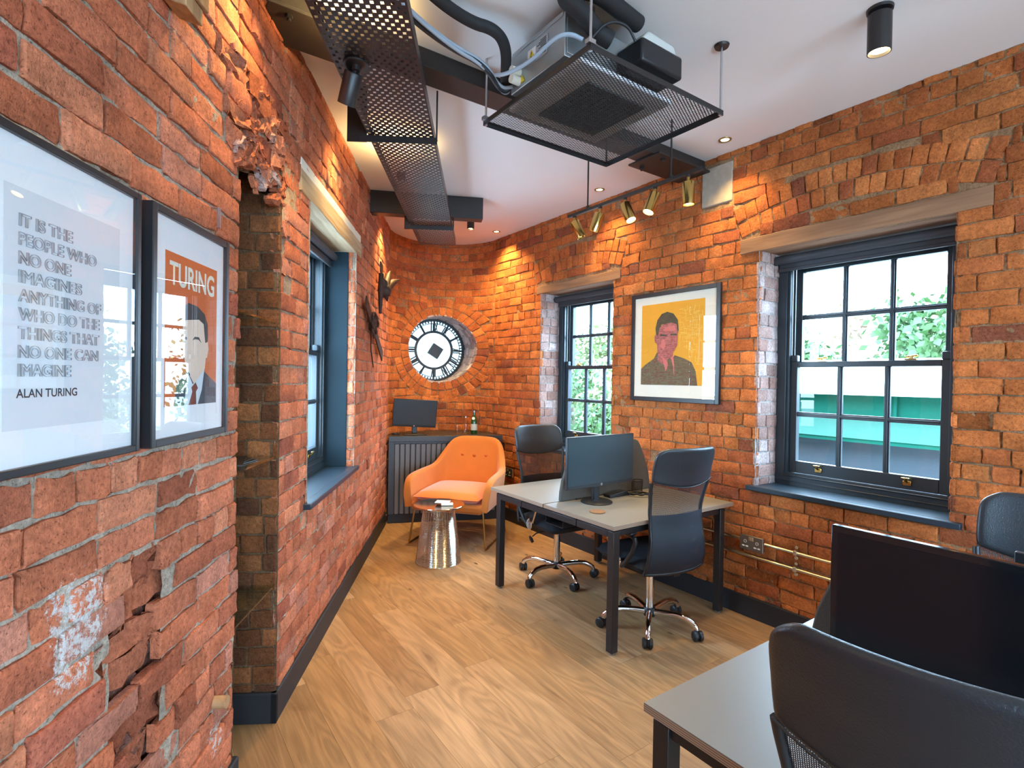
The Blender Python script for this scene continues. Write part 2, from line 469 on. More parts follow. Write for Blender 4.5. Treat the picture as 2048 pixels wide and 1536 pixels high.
def circuit(name, base, a, c, scale, dark):
    """dashes running along the lines of a printed pattern"""
    m, N, L, b = new_mat(name)
    b.inputs['Roughness'].default_value = 0.8
    tc = N.new('ShaderNodeTexCoord'); mp = N.new('ShaderNodeMapping'); mp.inputs['Rotation'].default_value = (math.radians(90), 0, 0)
    L.new(tc.outputs['Object'], mp.inputs['Vector'])
    bt = N.new('ShaderNodeTexBrick'); bt.inputs['Scale'].default_value = scale
    bt.inputs['Color1'].default_value = (*a, 1); bt.inputs['Color2'].default_value = (*c, 1); bt.inputs['Mortar'].default_value = (*dark, 1)
    bt.inputs['Mortar Size'].default_value = 0.035; bt.inputs['Brick Width'].default_value = 0.75; bt.inputs['Row Height'].default_value = 0.16
    bt.inputs['Bias'].default_value = -0.2
    L.new(mp.outputs[0], bt.inputs['Vector'])
    n = N.new('ShaderNodeTexNoise'); n.inputs['Scale'].default_value = 40; L.new(tc.outputs['Object'], n.inputs['Vector'])
    mr = N.new('ShaderNodeMapRange'); mr.inputs['From Min'].default_value = 0.45; mr.inputs['From Max'].default_value = 0.6; L.new(n.outputs['Fac'], mr.inputs['Value'])
    mx = N.new('ShaderNodeMixRGB'); L.new(mr.outputs[0], mx.inputs[0]); L.new(bt.outputs['Color'], mx.inputs[1]); mx.inputs[2].default_value = (*base, 1)
    mx3 = N.new('ShaderNodeMixRGB'); mx3.inputs[0].default_value = 0.35
    L.new(bt.outputs['Color'], mx3.inputs[1]); L.new(mx.outputs[0], mx3.inputs[2])
    L.new(mx3.outputs[0], b.inputs['Base Color'])
    return m
M['csuit'] = circuit('patterned_dark_suit_print', (0.07, 0.05, 0.035), (0.24, 0.24, 0.11), (0.28, 0.07, 0.05), 26, (0.02, 0.012, 0.012))
M['cface'] = circuit('patterned_pink_face_print', (0.70, 0.20, 0.17), (0.75, 0.24, 0.20), (0.45, 0.08, 0.07), 30, (0.03, 0.012, 0.012))
M['chair_hair'] = circuit('patterned_dark_hair_print', (0.05, 0.05, 0.03), (0.10, 0.13, 0.06), (0.10, 0.03, 0.03), 34, (0.02, 0.012, 0.012))
M['cpink'] = simple('pink_print', (0.62, 0.16, 0.14), 0.8)
M['cline'] = simple('pale_yellow_line_print', (0.80, 0.52, 0.10), 0.8)
# ------------------------------------------------------------------ brickwork
COURSE = 0.0865
class Wall:
    """collects bricks and mortar laid out in (s, z) on a surface; fn(s, z, d) gives world points"""
    def __init__(w, fn):
        w.fn, w.v, w.f, w.t, w.n = fn, [], [], [], 0
    def push(w, s, z, d, faces, tone):
        P = w.fn(np.asarray(s, float), np.asarray(z, float), np.asarray(d, float))
        w.v.append(P); w.f.extend([tuple(int(i) + w.n for i in q) for q in faces])
        w.t.append(np.broadcast_to(np.asarray(tone, float), (len(P), 4)).copy() if np.ndim(tone) == 1 else np.asarray(tone, float))
        w.n += len(P)
    def brick(w, q, hgt, tone, jit=1.0, paint=None, ease=0.0045):
        q = np.asarray(q, float)
        wd = max(0.02, np.linalg.norm(q[1] - q[0])); ht = max(0.02, np.linalg.norm(q[3] - q[0]))
        nm = 3 if wd > 0.17 else (2 if wd > 0.08 else 1)
        eu, ev = min(0.3, ease / wd), min(0.3, ease / ht)
        us = np.array([0, eu] + list(np.linspace(eu, 1 - eu, nm + 2)[1:-1]) + [1 - eu, 1]); vs = np.array([0, ev, 0.5, 1 - ev, 1])
        U, V = np.meshgrid(us, vs)
        nu, nv = len(us), len(vs)
        B = ((1 - U) * (1 - V))[..., None] * q[0] + (U * (1 - V))[..., None] * q[1] + (U * V)[..., None] * q[2] + ((1 - U) * V)[..., None] * q[3]
        edge = np.zeros((nv, nu)); edge[0, :] += 1; edge[-1, :] += 1; edge[:, 0] += 1; edge[:, -1] += 1
        B = B + rng.normal(0, 0.0016 * jit, B.shape) * (edge > 0)[..., None] + rng.normal(0, 0.0006 * jit, B.shape)
        tilt = rng.normal(0, 0.0009 * jit, 2)
        D = hgt - 0.0028 * edge - 0.0015 * (edge > 1) + rng.normal(0, 0.0009 * jit, edge.shape) + tilt[0] * (U - .5) + tilt[1] * (V - .5)
        if rng.random() < 0.16:                                   # a chipped corner
            ci, cj = rng.integers(0, 2) * (nv - 1), rng.integers(0, 2) * (nu - 1)
            D[ci, cj] -= 0.012 * jit; D[abs(ci - 1), cj] -= 0.006
        idx = np.arange(nu * nv).reshape(nv, nu)
        faces = [(idx[i, j], idx[i, j + 1], idx[i + 1, j + 1], idx[i + 1, j]) for i in range(nv - 1) for j in range(nu - 1)]
        per = list(idx[0, :]) + list(idx[1:, -1]) + list(idx[-1, -2::-1]) + list(idx[-2:0:-1, 0])
        base = nu * nv
        S = np.concatenate([B[..., 0].ravel(), B[..., 0].ravel()[per]]); Z = np.concatenate([B[..., 1].ravel(), B[..., 1].ravel()[per]])
        Dd = np.concatenate([D.ravel(), np.minimum(-0.02, D.ravel()[per] - 0.01)])
        m = len(per)
        for k in range(m):
            k2 = (k + 1) % m
            faces.append((per[k2], per[k], base + k, base + k2))
        T = np.tile(np.asarray(tone, float), (len(S), 1))
        if paint is not None: T[:, 3] = paint(S, Z)
        w.push(S, Z, Dd, faces, T)
    def mortar(w, s0, s1, z0, z1, holes, tone, d=-0.003, step=0.045, amp=0.003, skip=None, paint=None):
        ss = set(np.round(np.arange(s0, s1, step), 4)) | {round(s1, 4)}; zz = set(np.round(np.arange(z0, z1, step), 4)) | {round(z1, 4)}
        for h in holes:
            for x in h[:2]:
                if s0 < x < s1: ss.add(round(x, 4))
            for x in h[2:4]:
                if z0 < x < z1: zz.add(round(x, 4))
        ss, zz = np.array(sorted(ss)), np.array(sorted(zz))
        S, Z = np.meshgrid(ss, zz); D = d + rng.normal(0, amp, S.shape)
        idx = np.arange(S.size).reshape(S.shape); faces = []
        for i in range(len(zz) - 1):
            zc = (zz[i] + zz[i + 1]) / 2
            for j in range(len(ss) - 1):
                sc = (ss[j] + ss[j + 1]) / 2
                if any(h[0] < sc < h[1] and h[2] < zc < h[3] for h in holes): continue
                if skip is not None and skip(sc, zc): continue
                faces.append((idx[i, j], idx[i, j + 1], idx[i + 1, j + 1], idx[i + 1, j]))
        T = np.tile(np.asarray(tone, float), (S.size, 1))
        if paint is not None: T[:, 3] = paint(S.ravel(), Z.ravel())
        w.push(S.ravel(), Z.ravel(), D.ravel(), faces, T)
    def courses(w, s0, s1, z0, z1, sub, pal, gap, hgt=0.006, jit=1.0, zone=None, rag0=0.0, rag1=0.0, paint=None, header=0.3):
        i0, i1 = int(math.floor(z0 / COURSE)), int(math.ceil(z1 / COURSE))
        for i in range(i0, i1):
            za, zb = max(z0, i * COURSE + gap / 2), min(z1, (i + 1) * COURSE - gap / 2)
            if zb - za < 0.015: continue
            a0, a1 = s0 + (rng.random() * rag0), s1 - (rng.random() * rag1)
            cuts = sorted([(max(a0, a), min(a1, b)) for a, b in sub(za, zb) if b > a0 and a < a1])
            free, cur = [], a0
            for a, b in cuts:
                if a > cur: free.append((cur, a))
                cur = max(cur, b)
            if cur < a1: free.append((cur, a1))
            r = rng.random(); mode = 'h' if r < header * 0.6 else ('m' if r < header else 's')
            s = s0 - rng.random() * 0.23; joints = []
            while s < s1:
                ln = 0.226 if mode == 's' else (0.107 if mode == 'h' else (0.226 if rng.random() < 0.55 else 0.107))
                ln *= 1 + rng.normal(0, 0.02)
                joints.append((s + gap / 2, s + ln - gap / 2 + 0.004)); s += ln + 0.004
            for a, b in joints:
                for fa, fb in free:
                    x0, x1 = max(a, fa), min(b, fb)
                    if x1 - x0 < 0.022: continue
                    k = zone((x0 + x1) / 2, (za + zb) / 2) if zone else None
                    t = pal(); h = hgt + rng.normal(0, 0.0022 * jit); jj = jit
                    dz0 = rng.normal(0, 0.0014 * jit, 4)
                    if k is not None:
                        if k.get('drop'): continue
                        h += k.get('h', 0); jj *= k.get('j', 1)
                        t = np.array([t[0] * k.get('t', 1), t[1] * k.get('t', 1), t[2] * k.get('t', 1), t[3]])
                        dz0 = dz0 * k.get('j', 1)
                    w.brick([(x0, za + dz0[0]), (x1, za + dz0[1]), (x1, zb + dz0[2]), (x0, zb + dz0[3])], h, t, jj, paint)
    def build(w, name, mat):
        V = np.concatenate(w.v); T = np.concatenate(w.t)
        me = bpy.data.meshes.new(name); me.from_pydata(V.tolist(), [], w.f); me.materials.append(mat)
        at = me.attributes.new('tone', 'FLOAT_COLOR', 'POINT'); at.data.foreach_set('color', T.astype(np.float32).ravel())
        me.polygons.foreach_set('use_smooth', [True] * len(me.polygons)); me.set_sharp_from_angle(angle=math.radians(28)); me.update()
        o = bpy.data.objects.new(name, me); COL.objects.link(o); return o

def flat(F, D, N):
    F, D, N = np.array(F), np.array(D), np.array(N)
    def fn(s, z, d):
        P = F[None, :] + s[:, None] * D[None, :] + d[:, None] * N[None, :]
        P[:, 2] = z; return P
    return fn
def curved(t, z, d):
    a = A0 - t / AR_R
    return np.stack([AC.x + (AR_R - d) * np.cos(a), AC.y + (AR_R - d) * np.sin(a), z], 1)

def palette(cols, weights, sat=0.0):
    cols = np.array(cols); weights = np.array(weights) / sum(weights)
    def f():
        c = cols[rng.choice(len(cols), p=weights)] * (1 + rng.normal(0, 0.10))
        return np.array([*np.clip(c, 0.01, 0.9), 0.0])
    return f
PAL_L = palette([(.57, .183, .095), (.53, .162, .080), (.62, .222, .118), (.46, .138, .072), (.52, .205, .132), (.38, .112, .066)], [5, 5, 4, 2, 2, 1])
PAL_R = palette([(.50, .150, .044), (.55, .170, .050), (.46, .133, .043), (.59, .196, .060), (.39, .110, .042), (.28, .088, .046)], [5, 5, 4, 2, 2, .6])
PAL_W = palette([(.40, .24, .20), (.46, .31, .27), (.36, .20, .16), (.48, .36, .33)], [3, 3, 2, 2])
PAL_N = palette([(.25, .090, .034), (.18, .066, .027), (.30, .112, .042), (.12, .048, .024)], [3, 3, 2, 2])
PAL_T = palette([(.50, .42, .42), (.56, .49, .49), (.42, .33, .34), (.60, .55, .55)], [3, 3, 1, 2])
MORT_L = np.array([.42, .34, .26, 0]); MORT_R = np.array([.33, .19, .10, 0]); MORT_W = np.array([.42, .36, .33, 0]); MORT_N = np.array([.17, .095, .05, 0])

def segarch(sc, half, zs, rise, thick):
    R0 = (half ** 2 + rise ** 2) / (2 * rise); zc = zs + rise - R0; am = math.asin(half / R0)
    def sub(za, zb):
        z = (za + zb) / 2; out = []
        R2 = R0 + thick
        if z <= zs - 0.02 or z >= zc + R2 - 0.012: return out
        xo = min(math.sqrt(max(0, R2 ** 2 - (z - zc) ** 2)), (z - zc) * math.tan(am) + 0.004)
        xi = math.sqrt(R0 ** 2 - (z - zc) ** 2) if z - zc < R0 else 0
        if xi > 0.03: out += [(sc - xo, sc - xi), (sc + xi, sc + xo)]
        else: out.append((sc - xo, sc + xo))
        return out
    def lay(w, pal, hgt, rings=2):
        per = thick / rings
        for r in range(rings):
            ra, rb = R0 + r * per + 0.004, R0 + (r + 1) * per - 0.004
            n = int(round(2 * am * (ra + rb) / 2 / 0.083))
            for k in range(n):
                a, b = -am + 2 * am * k / n, -am + 2 * am * (k + 1) / n
                g = 0.004 / ra
                q = [(sc + ra * math.sin(a + g), zc + ra * math.cos(a + g)), (sc + ra * math.sin(b - g), zc + ra * math.cos(b - g)),
                     (sc + rb * math.sin(b - g), zc + rb * math.cos(b - g)), (sc + rb * math.sin(a + g), zc + rb * math.cos(a + g))]
                w.brick(q, hgt + rng.normal(0, .002), pal(), 1.0)
    return sub, lay

# openings: (s0, s1, z0, z1)
WIN_R = (0.94, 2.00, 0.905, 2.49)
WIN_M = (3.352, 4.383, 0.905, 2.49)
WIN_X = (-1.46, -0.43, 0.905, 2.49)        # unseen sash window added to the same wall for daylight, behind the camera's right shoulder
WIN_Y = (-3.90, -2.87, 0.905, 2.49)  # another unseen window added for daylight
WIN_LEFT = (2.98, 4.187, 0.91, 2.555)
NICHE = (2.09, 2.53, 0.0, 2.44)

# ---- right wall
wr = Wall(flat(FR, DR, NR))
wr.mortar(-1.9, S_R_END + .06, 0, H, [WIN_R, WIN_M, WIN_X], MORT_R, d=-0.0030, amp=0.0030, step=0.026)
wr.mortar(S_R_BACK, -1.9, 0, H, [WIN_Y], np.array([.34, .13, .07, 0]), amp=0.001, step=0.3)
arcR = segarch(1.47, .67, 2.60, .10, .225); arcM = segarch(3.87, .60, 2.60, .09, .225)
PAD = (2.215, 2.465, 2.89, 3.17)
def subR(za, zb):
    out = [(h[0], h[1]) for h in (WIN_R, WIN_M, WIN_X) if zb > h[2] + .008 and za < h[3] - .008]
    if zb > PAD[2] + .01 and za < PAD[3] - .01: out.append(PAD[:2])
    for lt in ((0.80, 2.14, 2.49, 2.592), (3.275, 4.468, 2.49, 2.572)):
        if (min(zb, lt[3]) - max(za, lt[2])) > .05: out.append(lt[:2])
    return out + arcR[0](za, zb) + arcM[0](za, zb)
def zoneR(s, z):
    k = {}
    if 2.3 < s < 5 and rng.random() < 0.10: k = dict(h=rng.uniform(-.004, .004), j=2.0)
    if z > 2.55 and s < 1.9: k['t'] = 0.86  # upper bricks at the near end darkened, shade put into their tone
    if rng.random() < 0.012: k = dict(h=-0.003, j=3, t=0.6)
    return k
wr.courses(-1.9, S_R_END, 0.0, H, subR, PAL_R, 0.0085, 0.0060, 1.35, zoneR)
arcR[1](wr, PAL_R, 0.0065); arcM[1](wr, PAL_R, 0.0065)
struct(wr.build('wall_right', M['brick']))

# ---- left wall (with the tall slot beside the pictures)
def paintL(s, z):
    g = 0.53 * np.exp(-(((s - 1.27) / 0.14) ** 4 + ((z - 1.02) / 0.20) ** 4))
    g = np.maximum(g, 0.50 * np.exp(-(((s - 1.93) / 0.10) ** 4 + ((z - 0.32) / 0.10) ** 4)))
    g = np.maximum(g, 0.46 * np.exp(-(((s - 1.62) / 0.22) ** 4 + ((z - 0.10) / 0.10) ** 4)))
    g = np.maximum(g, 0.44 * np.exp(-(((s - 2.68) / 0.05) ** 4 + ((z - 0.36) / 0.30) ** 4)))
    g = np.maximum(g, 0.40 * np.exp(-(((s - 2.62) / 0.55) ** 4 + ((z - 2.95) / 0.22) ** 4)))
    return g
def zoneL(s, z):
    if 1.44 < s < 1.56 and 0.05 < z < 1.10:
        return dict(h=rng.uniform(-.036, -.014), j=4.5, t=rng.uniform(.5, .9))
    if 1.38 < s < 1.62 and 0.05 < z < 1.12 and rng.random() < .6:
        return dict(h=-.002, j=2.0)
    if 1.98 < s < 2.62 and 2.40 < z < 2.80:
        return dict(h=rng.uniform(-.006, .016), j=4.0, t=rng.uniform(.65, 1.05))
    if 2.53 < s < 2.70 and 2.0 < z < 2.5 and rng.random() < .6:
        return dict(h=rng.uniform(-.03, .006), j=4.5)
    if s > 2.53 and rng.random() < 0.10:
        return dict(h=rng.uniform(-.005, .004), j=2.0)
    if rng.random() < .05: return dict(h=-.002, j=1.6, t=.8)
    return None
def subL(za, zb):
    out = []
    if zb > WIN_LEFT[2] + .008 and za < WIN_LEFT[3] - .008: out.append(WIN_LEFT[:2])
    if za < NICHE[3] - .03: out.append((NICHE[0] - 0.02 + 0.035 * rng.random(), NICHE[1] + 0.012 * rng.random()))
    lt = (2.81, 4.365, 2.55, 2.72)
    if (min(zb, lt[3]) - max(za, lt[2])) > .05: out.append(lt[:2])
    return out
wl = Wall(flat(FL, DL, NL))
HACK = (1.385, 1.610, 0.04, 1.115)
wl.mortar(-0.6, 2.09, 0, H, [NICHE, HACK], MORT_L, d=-0.001, amp=0.0026, step=0.03, paint=paintL)
wl.mortar(1.30, 1.70, 0.0, 1.24, [], np.array([.20, .085, .060, 0]), d=-0.040, amp=0.010, step=0.022)
wl.mortar(2.09, S_L_END + .06, 0, H, [NICHE, WIN_LEFT], MORT_L * np.array([.95, .86, .78, 1]), d=-0.0025, amp=0.0028, step=0.03, paint=paintL)
wl.mortar(S_L_BACK, -0.6, 0, H, [], np.array([.40, .17, .10, 0]), amp=0.001, step=0.3)
wl.courses(-0.6, 2.53, 0, H, subL, PAL_L, 0.0115, 0.0085, 1.45, zoneL, paint=paintL, header=.28)
wl.courses(2.53, S_L_END, 0, H, subL, PAL_L, 0.0095, 0.006, 1.25, zoneL, paint=paintL, header=.4)
struct(wl.build('wall_left', M['brick']))

# ---- rounded far end
CK0 = Vector((-0.88, 6.52, 1.955)); CKA = Vector((-0.36, 0.933, 0)).normalized(); CKX = Vector((CKA.y, -CKA.x, 0)); CKR = 0.405
_tt = np.linspace(0, ARC, 600); _pp = curved(_tt, np.zeros(600), np.zeros(600))
_xx = (_pp[:, 0] - CK0.x) * CKX.x + (_pp[:, 1] - CK0.y) * CKX.y
_lo, _hi = int(np.argmin(_xx)), int(np.argmax(_xx))
def t_of_x(x): return float(np.interp(x, _xx[_lo:_hi + 1], _tt[_lo:_hi + 1]))
def x_of_t(t): return float(np.interp(t, _tt, _xx))
RING = CKR + 0.215
def subF(za, zb):
    dz = min(abs(za - CK0.z), abs(zb - CK0.z)) if not (za < CK0.z < zb) else 0
    dz = abs((za + zb) / 2 - CK0.z)
    if dz >= RING - .01: return []
    x = math.sqrt(RING ** 2 - dz ** 2)
    x0, x1 = max(_xx[_lo], -x), min(_xx[_hi], x)
    if x > _xx[_hi] - .012: x1 = math.sqrt(max(0, (CKR + .108) ** 2 - dz ** 2))
    return [(t_of_x(x0), t_of_x(x1))]
wf = Wall(curved)
wf.mortar(0, ARC, 0, H, [], MORT_R, d=-0.0015, amp=0.002, step=0.022, skip=lambda s, z: math.hypot(x_of_t(s), z - CK0.z) < CKR + 0.004)
wf.courses(0, ARC, 0, H, subF, PAL_R, 0.0085, 0.0060, 1.35, None, header=.5)
for ra, rb in ((CKR + .004, CKR + .104), (CKR + .113, RING - .004)):
    n = int(2 * PI * (ra + rb) / 2 / 0.082)
    for k in range(n):
        a, b = 2 * PI * k / n, 2 * PI * (k + 1) / n; g = .004 / ra
        pts = [(ra, a + g), (ra, b - g), (rb, b - g), (rb, a + g)]
        xs = [r * math.cos(t) for r, t in pts]
        if min(xs) < _xx[_lo] + .02 or max(xs) > _xx[_hi] - .01: continue
        wf.brick([(t_of_x(x), CK0.z + r * math.sin(t)) for x, (r, t) in zip(xs, pts)][::-1], .006 + rng.normal(0, .002), PAL_R(), 1.1)
struct(wf.build('wall_far', M['brick']))
# tunnel of the round opening (painted brick), skewed through the wall along CKA
def k_wall(phi):
    lat = CK0 + CKX * (CKR * math.cos(phi)); d = lat - AC; d.z = 0
    b = d.dot(CKA); c = d.length_squared - AR_R ** 2
    return -b + math.sqrt(max(0, b * b - c))
def tunnel(s, z, d):
    out = []
    for a, b, c in zip(s, z, d):
        phi = a / CKR; k0 = k_wall(phi); kk = k0 - 0.009 + (b / 0.5) * (0.50 - k0)
        p = CK0 + (CKX * math.cos(phi) + Vector((0, 0, 1)) * math.sin(phi)) * (CKR - c) + CKA * kk
        out.append(p)
    return np.array([tuple(p) for p in out])
wt = Wall(tunnel)
wt.mortar(0, 2 * PI * CKR, 0, .5, [], MORT_W, d=-.003, amp=.001, step=.04)
for i in range(6):
    s = rng.random() * .1
    while s < 2 * PI * CKR:
        wt.brick([(s + .004, i * .086 + .004), (s + .098, i * .086 + .004), (s + .098, min(.5, (i + 1) * .086 - .004)), (s + .004, min(.5, (i + 1) * .086 - .004))], .003, PAL_T(), 1.0)
        s += .104
struct(wt.build('trim_1', M['brick']))

# ---- window reveals, niche, back wall
def reveal(w, F, D, N, depth, z0, z1, pal, mort, gap=.008):
    u = Wall(flat(F, D, N)); u.mortar(-0.012, depth, z0, z1, [], mort, amp=.002)
    u.courses(-0.006, depth, z0, z1, lambda a, b: [], pal, gap, .005, 1.2, None, header=.9)
    return u
n_tr = 2
for W in (WIN_R, WIN_M, WIN_X):
    for s, sg in ((W[1], -1), (W[0], 1)):
        F = FR + DR * s
        struct(reveal(None, F, -NR, DR * sg, 0.25, W[2] - .02, W[3] + .02, PAL_W if sg < 0 else PAL_R, MORT_W if sg < 0 else MORT_R).build('trim_%d' % n_tr, M['brick'])); n_tr += 1  # far sides get paler brick and mortar, daylight put into the tone
for s, sg, dd in ((WIN_LEFT[0], 1, .22), (WIN_LEFT[1], -1, .05)):
    struct(reveal(None, FL + DL * s, -NL, DL * sg, dd, WIN_LEFT[2] - .02, WIN_LEFT[3] + .02, PAL_L, MORT_L).build('trim_%d' % n_tr, M['brick'])); n_tr += 1
ND = 0.36
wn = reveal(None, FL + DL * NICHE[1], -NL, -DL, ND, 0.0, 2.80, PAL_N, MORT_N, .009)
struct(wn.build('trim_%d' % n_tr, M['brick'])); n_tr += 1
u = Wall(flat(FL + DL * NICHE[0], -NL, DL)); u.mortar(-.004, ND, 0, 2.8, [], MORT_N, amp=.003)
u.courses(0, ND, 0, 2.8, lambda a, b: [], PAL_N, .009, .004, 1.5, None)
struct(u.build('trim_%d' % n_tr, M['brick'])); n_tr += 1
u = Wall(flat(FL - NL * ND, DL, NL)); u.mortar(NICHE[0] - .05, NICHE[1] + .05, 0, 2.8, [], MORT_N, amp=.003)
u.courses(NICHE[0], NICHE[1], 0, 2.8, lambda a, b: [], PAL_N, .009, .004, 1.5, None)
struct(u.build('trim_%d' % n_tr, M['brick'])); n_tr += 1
# rubble hanging in the head of the slot
u = Wall(flat(FL, DL, NL))
for k in range(46):
    s, z = rng.uniform(2.04, 2.60), rng.uniform(2.36, 2.80)
    a = rng.uniform(-.9, .9); l, h = rng.uniform(.035, .10), rng.uniform(.02, .045)
    c, sn = math.cos(a), math.sin(a)
    q = [(s + (x * l * c - y * h * sn), z + (x * l * sn + y * h * c)) for x, y in ((-.5, -.5), (.5, -.5), (.5, .5), (-.5, .5))]
    u.brick(q, rng.uniform(-.005, .03), PAL_L() if rng.random() < .85 else PAL_W(), 5, None, .012)
u.mortar(2.02, 2.62, 2.42, 2.82, [], np.array([.26, .14, .08, 0]), d=-.05, amp=.012, step=.03)
struct(u.build('trim_%d' % n_tr, M['brick'])); n_tr += 1
lid = MB(); q_ = [onl for onl in (FL + DL * (NICHE[0] - .06) + NL * -.004, FL + DL * (NICHE[1] + .06) + NL * -.004, FL + DL * (NICHE[1] + .06) - NL * (ND + .05), FL + DL * (NICHE[0] - .06) - NL * (ND + .05))]
lid.prism([(p.x, p.y) for p in q_], 2.79, 2.84); struct(lid.build('trim_%d' % n_tr, M['beam'])); n_tr += 1  # unseen lid added to keep sky light out of the slot
PX0, PX1 = FL + DL * S_L_BACK, FR + DR * S_R_BACK
FILL_BWIN = ((.35, 2.45), (3.0, 5.1)); BZ0, BZ1 = .62, 2.72  # unseen back windows, added for cool fill daylight
wb = MB(); xs_ = [PX0.x - .3, FILL_BWIN[0][0], FILL_BWIN[0][1], FILL_BWIN[1][0], FILL_BWIN[1][1], PX1.x + .3]
for k in (0, 2, 4): wb.box(xs_[k], xs_[k + 1], BACK_Y - .15, BACK_Y, 0, H)
for k in (1, 3): wb.box(xs_[k], xs_[k + 1], BACK_Y - .15, BACK_Y, 0, BZ0); wb.box(xs_[k], xs_[k + 1], BACK_Y - .15, BACK_Y, BZ1, H)
struct(wb.build('wall_back', M['back_plaster']))

# ---- ceiling and floor
outline = []
outline.append(PX0 - NL * .02)
outline.append(FL + DL * S_L_END - NL * .02)
for k in range(1, 24):
    a = A0 - (A0 - A1) * k / 24; outline.append(AC + Vector((math.cos(a), math.sin(a), 0)) * (AR_R + .02))
outline.append(FR + DR * S_R_END - NR * .02)
outline.append(PX1 - NR * .02)
cb = MB(); cb.prism([(p.x, p.y) for p in outline], H, H + .12)
struct(cb.build('ceiling', M['plaster']))
fb_v, fb_f, tone, grain = [], [], [], []
PW = 0.19
def lim(e1):
    """end of the floor under the left wall, measured along E2, for a plank at e1"""
    den = E2.dot(NL)
    a = (-WL - 0.44 - e1 * E1.dot(NL)) / den
    return min(a, 8.2)
e1 = -4.6
while e1 < 3.44:
    x0, x1 = e1, min(e1 + PW - .0012, 3.445)
    top = min(8.2, max(lim(x0), lim(x1)) + 0.0)
    y = -7.5 - rng.random() * 1.5
    while y < top:
        ln = rng.uniform(0.9, 2.0); y1 = min(y + ln - .0012, top)
        if y1 - y > .05 and y1 > -6:
            b = len(fb_v)
            fb_v += [(x0, y, 0), (x1, y, 0), (x1, y1, 0), (x0, y1, 0)]; fb_f.append((b, b + 1, b + 2, b + 3))
            v = np.array([(.385, .222, .108), (.42, .25, .128), (.345, .192, .090), (.45, .275, .145), (.37, .21, .096)][rng.integers(5)]) * (1 + rng.normal(0, .06))
            tone += [(*v, 1)] * 4
            ox, oy = rng.uniform(0, 50), rng.uniform(0, 50)
            grain += [(ox, oy, 0), (ox + x1 - x0, oy, 0), (ox + x1 - x0, oy + y1 - y, 0), (ox, oy + y1 - y, 0)]
        y += ln
    e1 += PW
me = bpy.data.meshes.new('floor'); me.from_pydata(fb_v, [], fb_f); me.materials.append(M['floor'])
a = me.attributes.new('tone', 'FLOAT_COLOR', 'POINT'); a.data.foreach_set('color', np.array(tone, np.float32).ravel())
a = me.attributes.new('grain', 'FLOAT_VECTOR', 'POINT'); a.data.foreach_set('vector', np.array(grain, np.float32).ravel())
fl = bpy.data.objects.new('floor', me); COL.objects.link(fl); fl.rotation_euler = (0, 0, ROOM_ROT); struct(fl)
ol2 = list(outline); ol2[0] = PX0 - NL * .47; ol2[1] = FL + DL * S_L_END - NL * .47
sub = MB(); sub.prism([(p.x, p.y) for p in ol2], -.12, -.002)
struct(plabel(sub.build('floor_slab', simple('dark_floor_joint', (.10, .06, .03), .9), fl), 'dark joint between planks')) if False else None
so = sub.build('floor_base', simple('dark_floor_joint', (.10, .06, .03), .9)); so.parent = fl; so.rotation_euler = (0, 0, -ROOM_ROT)

# ---- skirting
def skirting(name, A, D, N, s0, s1, h=.14, t=.02):
    m = MB(); 
    def P(s, d, z):
        p = A + D * s + N * d; return (p.x, p.y, z)
    prof = [(-.004, .001), (t, .001), (t, h - .006), (t - .005, h), (-.004, h)]
    vs = [P(s, d, z) for s in (s0, s1) for d, z in prof]; n = len(prof)
    fs = [tuple(range(n)), tuple(range(n, 2 * n))] + [(i, (i + 1) % n, n + (i + 1) % n, n + i) for i in range(n)]
    m.add(vs, fs); return struct(m.build(name, M['skirting']))
skirting('baseboard_left', FL, DL, NL, NICHE[1] - .02, 5.85)
skirting('baseboard_left.001', FL + DL * NICHE[1], -NL, -DL, -.02, ND)
skirting('baseboard_left.002', FL, DL, NL, S_L_BACK, 2.105)
skirting('baseboard_right', FR, DR, NR, S_R_BACK, S_R_END)
# ------------------------------------------------------------------ sash windows
ROT_R = math.atan2(-DR.y, -DR.x)      # local x = to the right as seen from inside, local -y = into the room
ROT_L = math.atan2(DL.y, DL.x)
def onR(s, z=0.0, off=0.0):
    p = FR + DR * s + NR * off; return Vector((p.x, p.y, z))
def onL(s, z=0.0, off=0.0):
    p = FL + DL * s + NL * off; return Vector((p.x, p.y, z))

